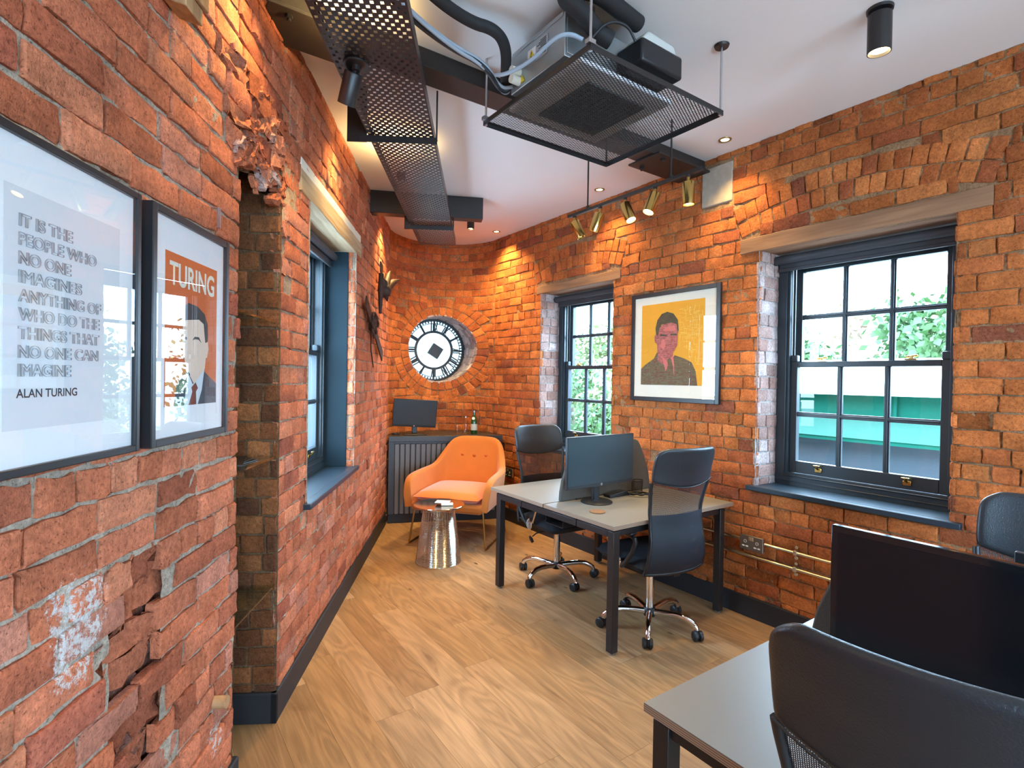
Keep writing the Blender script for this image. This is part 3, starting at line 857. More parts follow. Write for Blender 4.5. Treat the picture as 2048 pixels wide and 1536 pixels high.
def sash_window(idx, origin, rz, W, z0, z1, fy, sill_nose=.045, sill_over=.055, lining=False):
    t = bpy.data.objects.new('window_%d' % idx, None); COL.objects.link(t); t.location = origin; t.rotation_euler = (0, 0, rz); struct(t)
    h = W / 2 - .004
    f = MB()
    for s in (-1, 1):
        xa, xb = sorted((s * h, s * (h - .062)))
        f.box(xa, xb, fy, fy + .14, z0, z1)
        xa, xb = sorted((s * (h - .062), s * (h - .080)))
        f.box(xa, xb, fy + .012, fy + .034, z0 + .06, z1 - .06)
        f.box(xa, xb, fy + .076, fy + .086, z0 + .06, z1 - .06)
    f.box(-h, h, fy, fy + .14, z1 - .075, z1)
    f.box(-h, h, fy - .002, fy + .16, z0 - .01, z0 + .062)
    f.box(-h + .05, h - .05, fy + .004, fy + .036, z0 + .062, z0 + .076)
    f.cyl((-h + .055, fy - .001, z0 + .058), (h - .055, fy - .001, z0 + .058), .006, 8)
    f.cyl((-h + .01, fy - .003, z0 + .022), (h - .01, fy - .003, z0 + .022), .004, 8)
    f.build('window_frame', M['win'], t, bevel=.004)
    sx = h - .080
    def sash(name, y, za, zb, rb, rt):
        m = MB()
        m.box(-sx, -sx + .045, y, y + .042, za, zb); m.box(sx - .045, sx, y, y + .042, za, zb)
        m.box(-sx + .045, sx - .045, y, y + .042, za, za + rb); m.box(-sx + .045, sx - .045, y, y + .042, zb - rt, zb)
        gx0, gx1, gz0, gz1 = -sx + .045, sx - .045, za + rb, zb - rt
        for k in (1, 2):
            x = gx0 + (gx1 - gx0) * k / 3
            m.box(x - .008, x + .008, y, y + .042, gz0, gz1); m.box(x - .016, x + .016, y + .010, y + .032, gz0, gz1)
        zc = (gz0 + gz1) / 2
        m.box(gx0, gx1, y + .001, y + .041, zc - .008, zc + .008); m.box(gx0, gx1, y + .011, y + .031, zc - .016, zc + .016)
        o = m.build(name, M['win'], t, bevel=.003)
        g = MB(); g.add([(gx0, y + .022, gz0), (gx1, y + .022, gz0), (gx1, y + .022, gz1), (gx0, y + .022, gz1)], [(0, 1, 2, 3)])
        plabel(g.build('window_glass', M['glass'], o), 'clear window panes')
        return o
    mid = z0 + (z1 - z0) * .522
    lo = sash('lower_sash', fy + .034, z0 + .076, mid + .016, .082, .036)
    up = sash('upper_sash', fy + .088, mid - .020, z1 - .072, .036, .046)
    hn = MB()
    for s in (-1, 1):
        hn.box(*sorted((s * sx, s * (sx - .045))), fy + .030, fy + .070, mid + .016, mid + .062)
    hn.build('sash_horn', M['win'], lo, bevel=.006)
    for s in (-1, 1):
        k = MB()
        x = s * sx * .56
        k.box(x - .022, x + .022, fy + .027, fy + .036, z0 + .100, z0 + .128); k.tube([(x, fy + .030, z0 + .122), (x, fy + .010, z0 + .130), (x, fy + .002, z0 + .148)], .008, 8)
        k.box(x - .020, x + .020, fy - .004, fy + .012, z0 + .142, z0 + .150)
        plabel(k.build('sash_lift', M['brass'], t, bevel=.003), 'brass sash lift')
        k = MB(); k.box(x - .03, x + .03, fy + .040, fy + .070, mid + .017, mid + .026); k.cyl((x, fy + .055, mid + .02), (x, fy + .055, mid + .04), .012, 12)
        k.tube([(x - .028, fy + .055, mid + .036), (x + .03, fy + .06, mid + .044)], .006, 8)
        plabel(k.build('sash_fastener', M['brass'], t, smooth=40), 'brass sash fastener')
    c = MB(); c.tube([(-sx - .008, fy + .060, mid + .06), (-sx - .008, fy + .060, z1 - .08)], .004, 6)
    plabel(c.build('sash_cord', M['white'], t), 'white sash cord')
    b = MB(); b.box(-h - sill_over, h + sill_over, -sill_nose, fy + .004, z0 - .038, z0 - .006)
    b.build('sill_board', M['sill'], t, bevel=.004)
    if lining:
        l = MB(); l.box(h - .012, h + .002, .045, fy + .002, z0 - .006, z1); l.box(-h - .002, -h + .012, .045, fy + .002, z0 - .006, z1)
        plabel(l.build('shutter_lining', M['lining'], t, bevel=.003), 'blue painted side lining')
    return t
def blind(origin, rz, W, z, y, label, drop=.055):
    t = thing('roller_blind', label, 'roller blind', origin, rz, 'roller blinds over the sash windows')
    h = W / 2 - .012
    m = MB(); m.cyl((-h, y, z), (h, y, z), .030, 24); m.box(-h + .01, h - .01, y + .022, y + .026, z - drop, z)
    m.build('rolled_fabric', M['blind'], t, smooth=40)
    m = MB(); m.box(-h + .01, h - .01, y + .014, y + .034, z - drop - .022, z - drop)
    m.build('bottom_bar', M['blind'], t, bevel=.004)
    for s in (-1, 1):
        m = MB(); m.cyl((s * h, y, z), (s * (h + .010), y, z), .032, 20); m.box(*sorted((s * h, s * (h + .010))), y - .02, y + .02, z, z + .036)
        m.build('end_bracket', M['bplastic'], t, smooth=40)
    return t
def lintel(origin, rz, x0, x1, z0, z1, depth, mat, label, band=None):
    t = thing('timber_lintel', label, 'lintel', origin, rz, 'timber lintels')
    m = MB(); n = 14
    zt = z1 if band is None else band
    P = []
    for i in range(n + 1):
        x = x0 + (x1 - x0) * i / n; w = lambda: random.uniform(-.003, .003)
        P.append([(x, depth, zt), (x, -.013 + w(), zt + w()), (x, -.014 + w(), z0 + w()), (x, depth, z0)])
    m.grid(P, closed_u=True); m.add(P[0], [(0, 1, 2, 3)]); m.add(P[-1], [(3, 2, 1, 0)])
    m.build('beam_face', mat, t, bevel=.004)
    if band is not None:
        m = MB(); m.box(x0 + .005, x1 - .005, -.010, .2, band, z1)
        plabel(m.build('mortar_bed', M['creamboard'], t, bevel=.006), 'pale limewashed strip along the top')
    return t

winR = sash_window(1, onR(1.47), ROT_R, 1.06, .91, 2.485, .23)
winM = sash_window(2, onR(3.8675), ROT_R, 1.03, .91, 2.485, .23)
winL = sash_window(3, onL(3.5835), ROT_L, 1.207, .915, 2.55, .205, lining=True, sill_over=.045)
winX = sash_window(4, onR(-.945), ROT_R, 1.03, .91, 2.485, .23)
for k, (a_, b_) in enumerate(FILL_BWIN): sash_window(6 + k, ((a_ + b_) / 2, BACK_Y, 0), PI, b_ - a_, BZ0, BZ1, .005, .03, .03)  # the added back windows, out of view
winY = sash_window(5, onR(-3.385), ROT_R, 1.03, .91, 2.485, .23)
blind(onR(1.47), ROT_R, 1.06, 2.447, .185, 'grey roller blind rolled up over the large right-hand window')
blind(onR(3.8675), ROT_R, 1.03, 2.447, .185, 'grey roller blind rolled up over the narrow-looking window left of the amber portrait')
blind(onL(3.5835), ROT_L, 1.2, 2.505, .15, 'dark roller blind under the pale timber lintel of the left wall window')
lintel(onR(0), ROT_R, -2.14, -.80, 2.492, 2.592, .25, M['oak'], 'long brown timber lintel over the large right-hand window')
lintel(onR(0), ROT_R, -4.468, -3.275, 2.492, 2.572, .25, M['oak'], 'brown timber lintel over the window left of the amber portrait')
lintel(onL(0), ROT_L, 2.81, 4.365, 2.55, 2.725, .23, M['paleoak'], 'pale timber lintel with limewashed top over the left wall window', band=2.665)
m = MB(); rr_ = random.Random(3)
m.box(-2.465, -2.215, -.010, .05, 2.89, 3.175)
pad = struct(m.build('trim_30', M['stone'], None, bevel=.008)); pad.location = onR(0); pad.rotation_euler = (0, 0, ROT_R)

# ------------------------------------------------------------------ steel beams, tray, mesh panel
def rbox(name, mat, x0, x1, y0, y1, z0, z1, parent=None, bevel=.003):
    m = MB(); m.box(x0, x1, y0, y1, z0, z1); return m.build(name, mat, parent, bevel=bevel)
def bolts(parent, pts, z, mat):
    for x, y in pts:
        m = MB(); m.lathe([(.016, z - .014), (.016, z)], 6); m.lathe([(.009, z - .026), (.009, z - .012)], 10)
        o = m.build('bolt', mat, parent, smooth=30)
        o.data.transform(Matrix.Translation((x, y, 0)))
bm_ = thing('steel_beam', 'long dark steel beam under the ceiling running from the brick pad to the left wall', 'beam', (0, 0, 0), ROOM_ROT)
m = MB(); m.box(.10, 3.425, 2.44, 2.60, 3.150, 3.239); m.build('web', M['beam'], bm_, bevel=.003)
for x0, x1, nm in ((.42, .92, 0), (2.85, 3.41, 1)):
    m = MB(); m.box(x0, x1, 2.385, 2.665, 3.135, 3.149)
    p = m.build('splice_plate', M['beam'], bm_, bevel=.002)
    bolts(p, [(x0 + .09, 2.43), (x0 + .09, 2.62), (x1 - .12, 2.43), (x1 - .12, 2.62)], 3.135, M['bsteel'])
fb = thing('steel_beam', 'short boxed black beam stub crossing the ceiling near the rounded end wall', 'beam', (-.775, 4.758, 0), math.atan2(.165, .974))
m = MB(); m.box(-.53, .494, 0, .11, 3.045, 3.239); m.build('web', M['bsteel'], fb, bevel=.004)

# perforated cable tray (runs with the left wall)
tdir = math.atan2(5.514 - 1.953, -.984 + .786)
tr = thing('cable_tray', 'long perforated black cable tray hung below the beams along the left wall', 'cable tray', (-.592, 1.95, 2.97), tdir - PI / 2)
Wt = .372
m = MB()
y0, y1 = -1.25, 3.565
nsl = 19; sl, gp = .0135, .0055
rows = []; y = y0; k = 0
while y < y1:
    l = .0075 if k % 2 else .0165
    rows.append((y, min(y + l, y1), k)); y += l; k += 1
ex = (Wt - nsl * sl - (nsl - 1) * gp) / 2
xs = [-Wt / 2]
for i in range(nsl):
    x_ = -Wt / 2 + ex + i * (sl + gp); xs += [x_, x_ + sl]
xs.append(Wt / 2); ncol = len(xs) - 1
vi = {}
def V_(i, yy):
    key = (i, round(yy, 5))
    if key not in vi:
        vi[key] = len(m.v); m.v.append((xs[i], yy, 0))
    return vi[key]
for ya, yb, k in rows:
    for i in range(ncol):
        hole = (k % 2 == 0) and i % 2 == 1 and ((i // 2) + (k // 2)) % 2 == 0
        if hole: continue
        m.f.append((V_(i, ya), V_(i + 1, ya), V_(i + 1, yb), V_(i, yb))); m.mi.append(0)
m.build('perforated_base', M['tray'], tr, fixn=False, solidify=.0016)
for s in (-1, 1):
    e = MB(); x = s * Wt / 2
    e.box(*sorted((x, x - s * .0022)), y0, y1, .0005, .055); e.box(*sorted((x, x - s * .012)), y0, y1, .0535, .0555)
    e.build('side_flange', M['tray'], tr)
for yy, top, xo in ((1.075, 3.238, -.30), (2.83, 3.044, -.235)):
    hg = MB(); hg.box(-.235, .205, yy, yy + .042, -.010, -.006); hg.box(-.235, .205, yy, yy + .004, -.045, -.006)
    hg.box(xo, xo + .11 if xo < -.25 else xo + .045, yy + .001, yy + .010, -.045, top - 2.97)
    hg.cyl((.200, yy + .02, -.02), (.200, yy + .02, top - 2.97), .005, 8)
    hg.build('hanger_bracket', M['bsteel'], tr, bevel=.001)

# small unseen uplights added in the tray to brighten the ceiling
for yy in (-.75, .35, 1.75):
    m = MB(); m.lathe([(.001, .002), (.030, .002), (.032, .040), (.028, .042), (.026, .036), (.001, .036)], 20, 0, Matrix.Translation((-.10, yy, 0)), False, False)
    u_ = m.build('added_uplight', M['bsteel'], tr, smooth=40)
# black spotlight on the tray
def add_spot(parent, loc, direction, W, size=70, blend=.9, radius=.028, color=WARM, name='lamp_light'):
    l = bpy.data.lights.new(name, 'SPOT'); l.energy = W; l.spot_size = math.radians(size); l.spot_blend = blend; l.shadow_soft_size = radius; l.color = color
    o = bpy.data.objects.new(name, l); COL.objects.link(o)
    o.parent = parent
    o.matrix_local = Matrix.Translation(loc) @ Vector(direction).to_track_quat('-Z', 'Y').to_matrix().to_4x4()
    return o
def can(parent, top, direction, L, r, mat, lens=True, lit=True, name='lamp_body', n=48):
    d = Vector(direction).normalized(); top = Vector(top)
    Mx = Matrix.Translation(top) @ (-d).to_track_quat('Z', 'Y').to_matrix().to_4x4()
    m = MB(); m.lathe([(.001, .0), (r * .92, 0), (r, -.004), (r, -L), (r - .004, -L), (r - .005, -L + .018), (.001, -L + .018)], n, 0, Mx, False, False)
    o = m.build(name, mat, parent, smooth=40)
    m = MB(); m.lathe([(.0005, -L + .014), (r - .0055, -L + .014)], n, 0, Mx, False, False)
    plabel(m.build('lamp_lens', M['lamp_on'] if lit else M['chrome'], o), 'glowing lamp lens' if lit else 'unlit lamp lens')
    return top + d * (L + .004)
for yy in (-.75, .35, 1.75): add_spot(tr, (-.10, yy, .045), (-.25, .05, 1), 26, 160, .9, .03)  # light of the added uplights, out of sight in the tray
sp = thing('spotlight', 'black cylinder spotlight tilted on a round base under the perforated tray', 'spotlight', (-.703, 2.334, 2.962))
m = MB(); m.lathe([(.055, -.008), (.055, 0)], 28); m.cyl((0, 0, -.006), (0, 0, -.03), .018, 14); m.build('base_plate', M['bsteel'], sp, smooth=40)
m = MB(); m.tube([(0, 0, -.02), (-.02, .02, -.045)], .010, 10); m.build('tilt_arm', M['bsteel'], sp, smooth=40)
dvec = Vector((-.36, .42, -.83))
tip = can(sp, (-.012, .012, -.028), dvec, .135, .040, M['bsteel'], lit=True)
add_spot(sp, tip, dvec, 26)

# expanded metal panel under the air conditioning unit
ZM = 2.92
mp_ = thing('mesh_panel', 'square black expanded-metal mesh panel hung on rods below the air conditioning unit', 'mesh panel', rm(1.877, 1.950, ZM), ROOM_ROT)
hx, hy = .441, .397
m = MB()
for s in (-1, 1):
    m.box(-hx, hx, *sorted((s * hy, s * (hy - .003))), -.022, .003); m.box(-hx, hx, *sorted((s * hy, s * (hy - .022))), -.003, 0)
    m.box(*sorted((s * hx, s * (hx - .003))), -hy, hy, -.022, .003); m.box(*sorted((s * hx, s * (hx - .022))), -hy, hy, -.003, 0)
m.build('angle_frame', M['bsteel'], mp_, bevel=.001)
m = MB()
nx, ny = 27, 54
dx, dy = 2 * (hx - .006) / nx, 2 * (hy - .006) / ny
def seg(a, b, w=.0029, z0=-.001, z1=.003):
    a, b = Vector(a), Vector(b); t = (b - a).normalized(); nn = Vector((-t.y, t.x, 0)) * w
    vs = [(a.x - nn.x, a.y - nn.y, z0), (a.x + nn.x, a.y + nn.y, z1), (b.x + nn.x, b.y + nn.y, z1), (b.x - nn.x, b.y - nn.y, z0)]
    m.add(vs, [(0, 1, 2, 3)])
for i in range(nx):
    for j in range(ny):
        x, y = -hx + .006 + i * dx, -hy + .006 + j * dy
        seg((x, y + dy / 2, 0), (x + dx / 2, y + dy, 0)); seg((x + dx / 2, y + dy, 0), (x + dx, y + dy / 2, 0))
        seg((x, y + dy / 2, 0), (x + dx / 2, y, 0)); seg((x + dx / 2, y, 0), (x + dx, y + dy / 2, 0))
m.build('expanded_mesh', M['bsteel'], mp_, fixn=False, solidify=.0012)
zt = H - ZM - .001
for (x, y), mat_, rose, top in (((hx - .01, -hy + .01), M['zinc'], True, zt), ((-hx + .01, -hy + .01), M['zinc'], False, zt), ((-hx + .01, hy - .01), M['zinc'], False, zt), ((hx - .01, hy - .01), M['bsteel'], False, zt)):
    m = MB(); m.cyl((x, y, -.024), (x, y, top), .0055, 10); m.lathe([(.010, -.020), (.010, -.010)], 6, 0, Matrix.Translation((x, y, 0)))
    if not rose and mat_ is M['zinc']:
        m.box(x - .018, x + .018, y - .012, y + .012, .004, .022)
    r = m.build('hanging_rod', mat_, mp_, smooth=40)
    if rose:
        m = MB(); m.lathe([(.032, top - .010), (.036, top)], 24, 0, Matrix.Translation((x, y, 0)))
        plabel(m.build('ceiling_rose', M['beam'], r, smooth=40), 'brown ceiling rose')

# air conditioning unit
ac = thing('air_conditioner', 'galvanised ceiling air conditioning cassette above the black mesh panel', 'air conditioner', rm(1.475, 1.755, 0), ROOM_ROT)
m = MB(); m.box(0, .60, 0, .40, 2.985, 3.175); m.build('casing', M['galv'], ac, bevel=.003)
m = MB(); m.box(-.003, 0, .012, .39, 3.160, 3.178); m.box(.01, .59, -.004, -.001, 3.0, 3.15); m.build('casing_flange', M['galv'], ac, bevel=.002)
m = MB(); m.box(.06, .66, -.04, .50, 2.962, 2.984); m.build('grille_surround', M['plaster'], ac, bevel=.004)
m = MB()
for k in range(26): m.box(.19 + k * .0148, .196 + k * .0148, .05, .42, 2.950, 2.9615)
for k in range(25): m.box(.19, .566, .05 + k * .0152, .0555 + k * .0152, 2.951, 2.9612)
plabel(m.build('intake_grille', simple('grey_grille', (.16, .17, .175), .5), ac), 'dark square intake grille')
m = MB(); m.box(.30, .575, -.165, -.006, 2.995, 3.10)
p = m.build('pump_box', M['bplastic'], ac, bevel=.012)
m = MB(); m.prism([(.315, 3.1005), (.56, 3.1005), (.535, 3.15), (.36, 3.155)], -.15, -.02, 'y'); plabel(m.build('pump_lid', simple('pale_grey_plastic', (.52, .52, .48), .5), p, bevel=.014), 'pale grey lid')
m = MB(); m.box(-.0045, -.0015, .20, .26, 3.075, 3.125); plabel(m.build('warning_label', M['white'], ac), 'white label with a yellow warning triangle')
m2 = MB(); m2.prism([(.208, 3.080), (.250, 3.080), (.229, 3.118)], -.0065, -.005, 'x'); plabel(m2.build('warning_triangle', M['warnyellow'], ac), 'yellow warning triangle')
m2 = MB(); m2.prism([(.227, 3.108), (.233, 3.108), (.230, 3.094)], -.0075, -.0066, 'x'); m2.box(-.0075, -.0066, .227, .233, 3.084, 3.090); m2.build('warning_mark', M['ink'], ac)
m = MB(); m.box(-.0045, -.0015, .115, .195, 3.055, 3.140); plabel(m.build('rating_plate', simple('rating_plate_grey', (.36, .37, .38), .5), ac), 'grey printed rating plate')
m = MB()
for k in range(9): m.box(-.0058, -.0046, .122, .188 - .012 * (k % 3), 3.064 + k * .008, 3.067 + k * .008)
m.build('rating_text', M['ink'], ac)
m = MB(); m.prism([(.285, 3.005), (.325, 3.005), (.305, 3.040)], -.0045, -.0015, 'x'); plabel(m.build('warning_triangle', M['warnyellow'], ac), 'small yellow warning triangle')
for yy, zz in ((.33, 3.06), (.33, 3.02)):
    m = MB(); m.cyl((-.05, yy, zz), (0, yy, zz), .02, 14); m.build('pipe_stub', M['creamboard'], ac, smooth=40)
for x, y in ((.16, -.02), (.60, -.02)):
    m = MB(); m.box(x - .03, x + .005, y - .03, y + .019, 3.11, 3.125); m.cyl((x - .012, y, 3.05), (x - .012, y, 3.239), .005, 8); m.build('mounting_bracket', M['zinc'], ac, bevel=.002)

def world_tube(name, label, cat, pts, r, mat, n=12, group=None, smooth_iter=3):
    P = [Vector(p) for p in pts]
    for _ in range(smooth_iter):
        Q = [P[0]]
        for a, b in zip(P[:-1], P[1:]): Q += [a * .75 + b * .25, a * .25 + b * .75]
        P = Q + [P[-1]]
    m = MB(); m.tube(P, r, n); o = m.build(name, mat, None, smooth=60)
    return tag(o, label, cat, group)
world_tube('insulated_pipe', 'black foam insulated pipe crossing the ceiling from the top edge to the air conditioner', 'pipe', [(-.62, 1.70, 3.185), (-.39, 2.18, 3.185), (-.22, 2.38, 3.185), (-.10, 2.42, 3.18), (-.05, 2.50, 3.15), (-.055, 2.61, 3.07), (-.055, 2.605, 3.03)], .026, M['rubber'])
world_tube('insulated_pipe', 'thick black foam pipe bending over the top of the air conditioner to the pump box', 'pipe', [(.40, 2.30, 3.06), (.34, 2.28, 3.08), (.25, 2.20, 3.13), (.18, 2.20, 3.17), (.23, 2.17, 3.19), (.33, 2.21, 3.20), (.45, 2.32, 3.20), (.54, 2.40, 3.20)], .036, M['rubber'], 16)
for k, (dx, dz, lab, mt) in enumerate(((.045, -.03, 'upper grey cable running beside the black foam pipe', 'cablegrey'), (.062, -.045, 'black cable tied beneath the black foam pipe', 'cableblack'), (.028, -.05, 'lower grey cable sagging under the black foam pipe', 'cablegrey'))):
    world_tube('ceiling_cable', lab, 'cable', [(-.66 - dx, 1.70, 3.175 + dz), (-.43 - dx, 2.2, 3.16 + dz), (-.27 - dx * .7, 2.42, 3.14 + dz), (-.15, 2.52, 3.12 + dz), (-.08 + .01 * k, 2.60 + .02 * k, 3.04 + dz), (-.02, 2.60 + .015 * k, 3.02 + .012 * k)], .0085 if k != 1 else .012, M[mt], 8, 'cables beside the foam pipe')
world_tube('drain_hose', 'pale blue plastic hose looping across the front of the air conditioner', 'hose', [(-.10, 2.52, 3.03), (-.05, 2.46, 3.00), (.06, 2.36, 3.0), (.16, 2.23, 3.03), (.22, 2.21, 3.03), (.27, 2.21, 3.005)], .009, simple('clear_blue_hose', (.36, .48, .58), .25), 10)
world_tube('pump_cable', 'thin black cable arching to the pump box of the air conditioner', 'cable', [(.30, 2.20, 3.0), (.37, 2.20, 3.08), (.46, 2.24, 3.09), (.50, 2.27, 3.04)], .006, M['cableblack'], 8)

# ------------------------------------------------------------------ lamps
def downlight(loc, label, W=SPOT_W, size=100, tiltdir=(0, 0, -1)):
    t = thing('recessed_downlight', label, 'downlight', (loc[0], loc[1], H), 0, 'recessed ceiling downlights')
    m = MB(); m.lathe([(.026, -.0005), (.030, -.006), (.042, -.005), (.043, -.0005)], 28, 0, None, False, False); m.build('trim_ring', M['dbrass'], t, smooth=40)
    m = MB(); m.lathe([(.0005, -.0022), (.027, -.0022)], 24, 0, None, False, False); plabel(m.build('lamp_lens', M['lamp_on'], t), 'glowing lamp lens')
    add_spot(t, (0, 0, -.012), tiltdir, W, size)
    return t
def tilt(n, a):
    v = Vector((-n.x * math.sin(a), -n.y * math.sin(a), -math.cos(a))); return v
downlight((1.412, 3.608), 'round recessed ceiling light just left of the brick wall above the large window', SPOT_W, 105)
downlight((.725, 4.587), 'round recessed ceiling light behind the left end of the brass track lights', SPOT_W, 105)
downlight((-.20, 5.942), 'round recessed ceiling light nearest the rounded end wall', SPOT_W * 1.6, 120)
for s, lab, w in ((2.05, 'recessed ceiling light over the broken brick slot in the left wall', 1.1), (3.45, 'recessed ceiling light over the left wall window, behind the perforated tray', 1.25), (5.36, 'recessed ceiling light by the left wall behind the black beam stub', 1.9)):
    p = onL(s, 0, .19); downlight((p.x, p.y), lab, SPOT_W * w, 100)
p = onL(.55, 0, .24); downlight((p.x, p.y), 'recessed ceiling light over the framed quotation', SPOT_W * .5, 80)
cl = thing('ceiling_spotlight', 'black cylinder ceiling light at top right, lit, hanging from a round plate', 'ceiling light', (1.58, 2.337, H))
m = MB(); m.lathe([(.050, -.012), (.052, 0)], 28); m.build('ceiling_plate', M['bsteel'], cl, smooth=40)
m = MB(); m.cyl((0, 0, -.012), (0, 0, -.03), .018, 14); m.build('stem', M['bsteel'], cl, smooth=40)
tip = can(cl, (0, 0, -.022), (0.02, .03, -1), .165, .046, M['bsteel']); add_spot(cl, tip, (0.02, .03, -1), SPOT_W * .35, 90)
cl = thing('ceiling_spotlight', 'small black cylinder ceiling light beside the right end of the beam stub', 'ceiling light', (-.452, 5.50, H))
m = MB(); m.lathe([(.038, -.008), (.040, 0)], 24); m.build('ceiling_plate', M['bsteel'], cl, smooth=40)
tip = can(cl, (0, 0, -.006), (0, 0, -1), .095, .037, M['bsteel']); add_spot(cl, tip, (.1, .35, -.9), SPOT_W * 1.2, 130)

# track with five brass spots, hung 0.72 m off the right wall
tk = thing('lighting_track', 'slim black lighting track hung on two rods under the ceiling by the right wall', 'lighting track', onR(2.55, 2.862, .72), ROT_R)
m = MB(); m.box(-.60, .60, -.011, .011, -.009, .013); m.build('rail', M['bsteel'], tk, bevel=.002)
for x in (-.385, .37):
    m = MB(); m.cyl((x, 0, .012), (x, 0, H - 2.863), .006, 10); m.build('drop_rod', M['bsteel'], tk, smooth=40)
    m = MB(); m.lathe([(.016, .014), (.012, .03)], 12, 0, Matrix.Translation((x, 0, 0))); m.build('rod_collar', M['bsteel'], tk, smooth=40)
TR = [(3.08, (.34, .30, -.88), 'leftmost brass spotlight on the black track, tilted right with a dark lens', False),
      (2.805, (-.36, -.10, -.93), 'second brass spotlight from the left on the black track, tilted left', True),
      (2.563, (.42, .02, -.90), 'middle brass spotlight on the black track, tilted to the right', True),
      (2.304, (-.10, -.36, -.93), 'brass spotlight second from the right, with the brightest star of light', True),
      (2.049, (.0, .06, -1), 'rightmost brass spotlight on the black track, hanging straight down', True)]
for s, d, lab, lit in TR:
    t = thing('track_spotlight', lab, 'spotlight', onR(s, 2.852, .72), ROT_R, 'brass track spotlights')
    m = MB(); m.cyl((0, 0, 0.0005), (0, 0, -.012), .014, 14); m.build('track_adapter', M['bsteel'], t, smooth=40)
    m = MB(); m.cyl((0, 0, -.010), (0, 0, -.052), .0095, 12); m.build('stem', M['brass'], t, smooth=40)
    dv = Vector(d).normalized()
    tip = can(t, Vector((0, 0, -.046)) - dv * .004, dv, .135, .037, M['brass'], lit=lit)
    add_spot(t, tip, dv, TRACK_W if lit else TRACK_W * .5, 110, .9)  # the spotlight with the dark lens casts a weaker light too

# daylight portals of the windows help the sampling of the sky; they give no light of their own
for org, rz, w, z0, z1, fy in ((onR(1.47), ROT_R, 1.06, .91, 2.485, .4), (onR(3.8675), ROT_R, 1.03, .91, 2.485, .4), (onL(3.5835), ROT_L, 1.2, .915, 2.55, .4), (onR(-.945), ROT_R, 1.03, .91, 2.485, .4), (onR(-3.385), ROT_R, 1.03, .91, 2.485, .4)) + tuple((Vector(((a_ + b_) / 2, BACK_Y, 0)), PI, b_ - a_, BZ0, BZ1, .16) for a_, b_ in FILL_BWIN):
    l = bpy.data.lights.new('window_portal', 'AREA'); l.shape = 'RECTANGLE'; l.size = w; l.size_y = z1 - z0; l.cycles.is_portal = True
    o = bpy.data.objects.new('window_portal', l); COL.objects.link(o)
    o.matrix_world = Matrix.Translation(org) @ Matrix.Rotation(rz, 4, 'Z') @ Matrix.Translation((0, fy, (z0 + z1) / 2)) @ Matrix.Rotation(math.radians(-90), 4, 'X')
# ------------------------------------------------------------------ pictures
def text_obj(name, body, height, width, x, z, y, mat, parent, outline=0.0, bold=0.0):
    """lettering whose cap height and overall width are given in metres; x, z: lower left corner"""
    c = bpy.data.curves.new(name, 'FONT'); c.body = body; c.size = 1.0
    c.offset = bold
    if outline: c.fill_mode = 'NONE'; c.bevel_depth = 0.0005; c.bevel_resolution = 0
    tmp = bpy.data.objects.new(name, c); COL.objects.link(tmp)
    bpy.context.view_layer.update()
    dg = bpy.context.evaluated_depsgraph_get()
    me = bpy.data.meshes.new_from_object(tmp.evaluated_get(dg))
    xs = [v.co.x for v in me.vertices]; ys = [v.co.y for v in me.vertices]
    sx, sy = width / (max(xs) - min(xs)), height / (max(ys) - min(ys))
    bpy.data.objects.remove(tmp)
    if outline:
        c2 = bpy.data.curves.new(name, 'FONT'); c2.body = body; c2.size = 1.0; c2.fill_mode = 'NONE'; c2.offset = bold
        c2.bevel_depth = outline / ((sx + sy) / 2); c2.bevel_resolution = 0
        tmp = bpy.data.objects.new(name, c2); COL.objects.link(tmp); bpy.context.view_layer.update()
        me = bpy.data.meshes.new_from_object(tmp.evaluated_get(bpy.context.evaluated_depsgraph_get()))
        bpy.data.objects.remove(tmp)
    x0, y0 = min(xs), min(ys)
    for v in me.vertices:
        v.co = Vector((x + (v.co.x - x0) * sx, y - v.co.z * .3, z + (v.co.y - y0) * sy))
    me.materials.clear(); me.materials.append(mat)
    o = bpy.data.objects.new(name, me); COL.objects.link(o); o.parent = parent
    return o
def sheet(name, mat, x0, x1, z0, z1, y, parent, t=.0008):
    m = MB(); m.box(x0, x1, y, y + t, z0, z1); return m.build(name, mat, parent)
def shape(name, mat, poly, y, parent, t=.0006):
    m = MB(); m.prism(poly, y, y + t, 'y'); return m.build(name, mat, parent)
def picture(label, origin, rz, x0, x1, z0, z1, depth, fw, mount):
    t = thing('framed_picture', label, 'picture', origin, rz, 'framed pictures on brick')
    m = MB()
    ya, yb = -depth, -.012
    m.box(x0, x0 + fw, ya, yb, z0, z1); m.box(x1 - fw, x1, ya, yb, z0, z1); m.box(x0 + fw, x1 - fw, ya, yb, z1 - fw, z1); m.box(x0 + fw, x1 - fw, ya, yb, z0, z0 + fw)
    m.box(x0 + .01, x1 - .01, yb - .002, yb + .003, z0 + .01, z1 - .01)
    m.build('picture_frame', M['frame'], t, bevel=.0025)
    b = sheet('mount_board', mount, x0 + fw, x1 - fw, z0 + fw, z1 - fw, -depth + .012, t, .002)
    g = MB(); g.add([(x0 + fw, -depth + .004, z0 + fw), (x1 - fw, -depth + .004, z0 + fw), (x1 - fw, -depth + .004, z1 - fw), (x0 + fw, -depth + .004, z1 - fw)], [(0, 1, 2, 3)])
    plabel(g.build('picture_glass', M['picglass'], t), 'reflecting glass')
    return t, -depth + .012
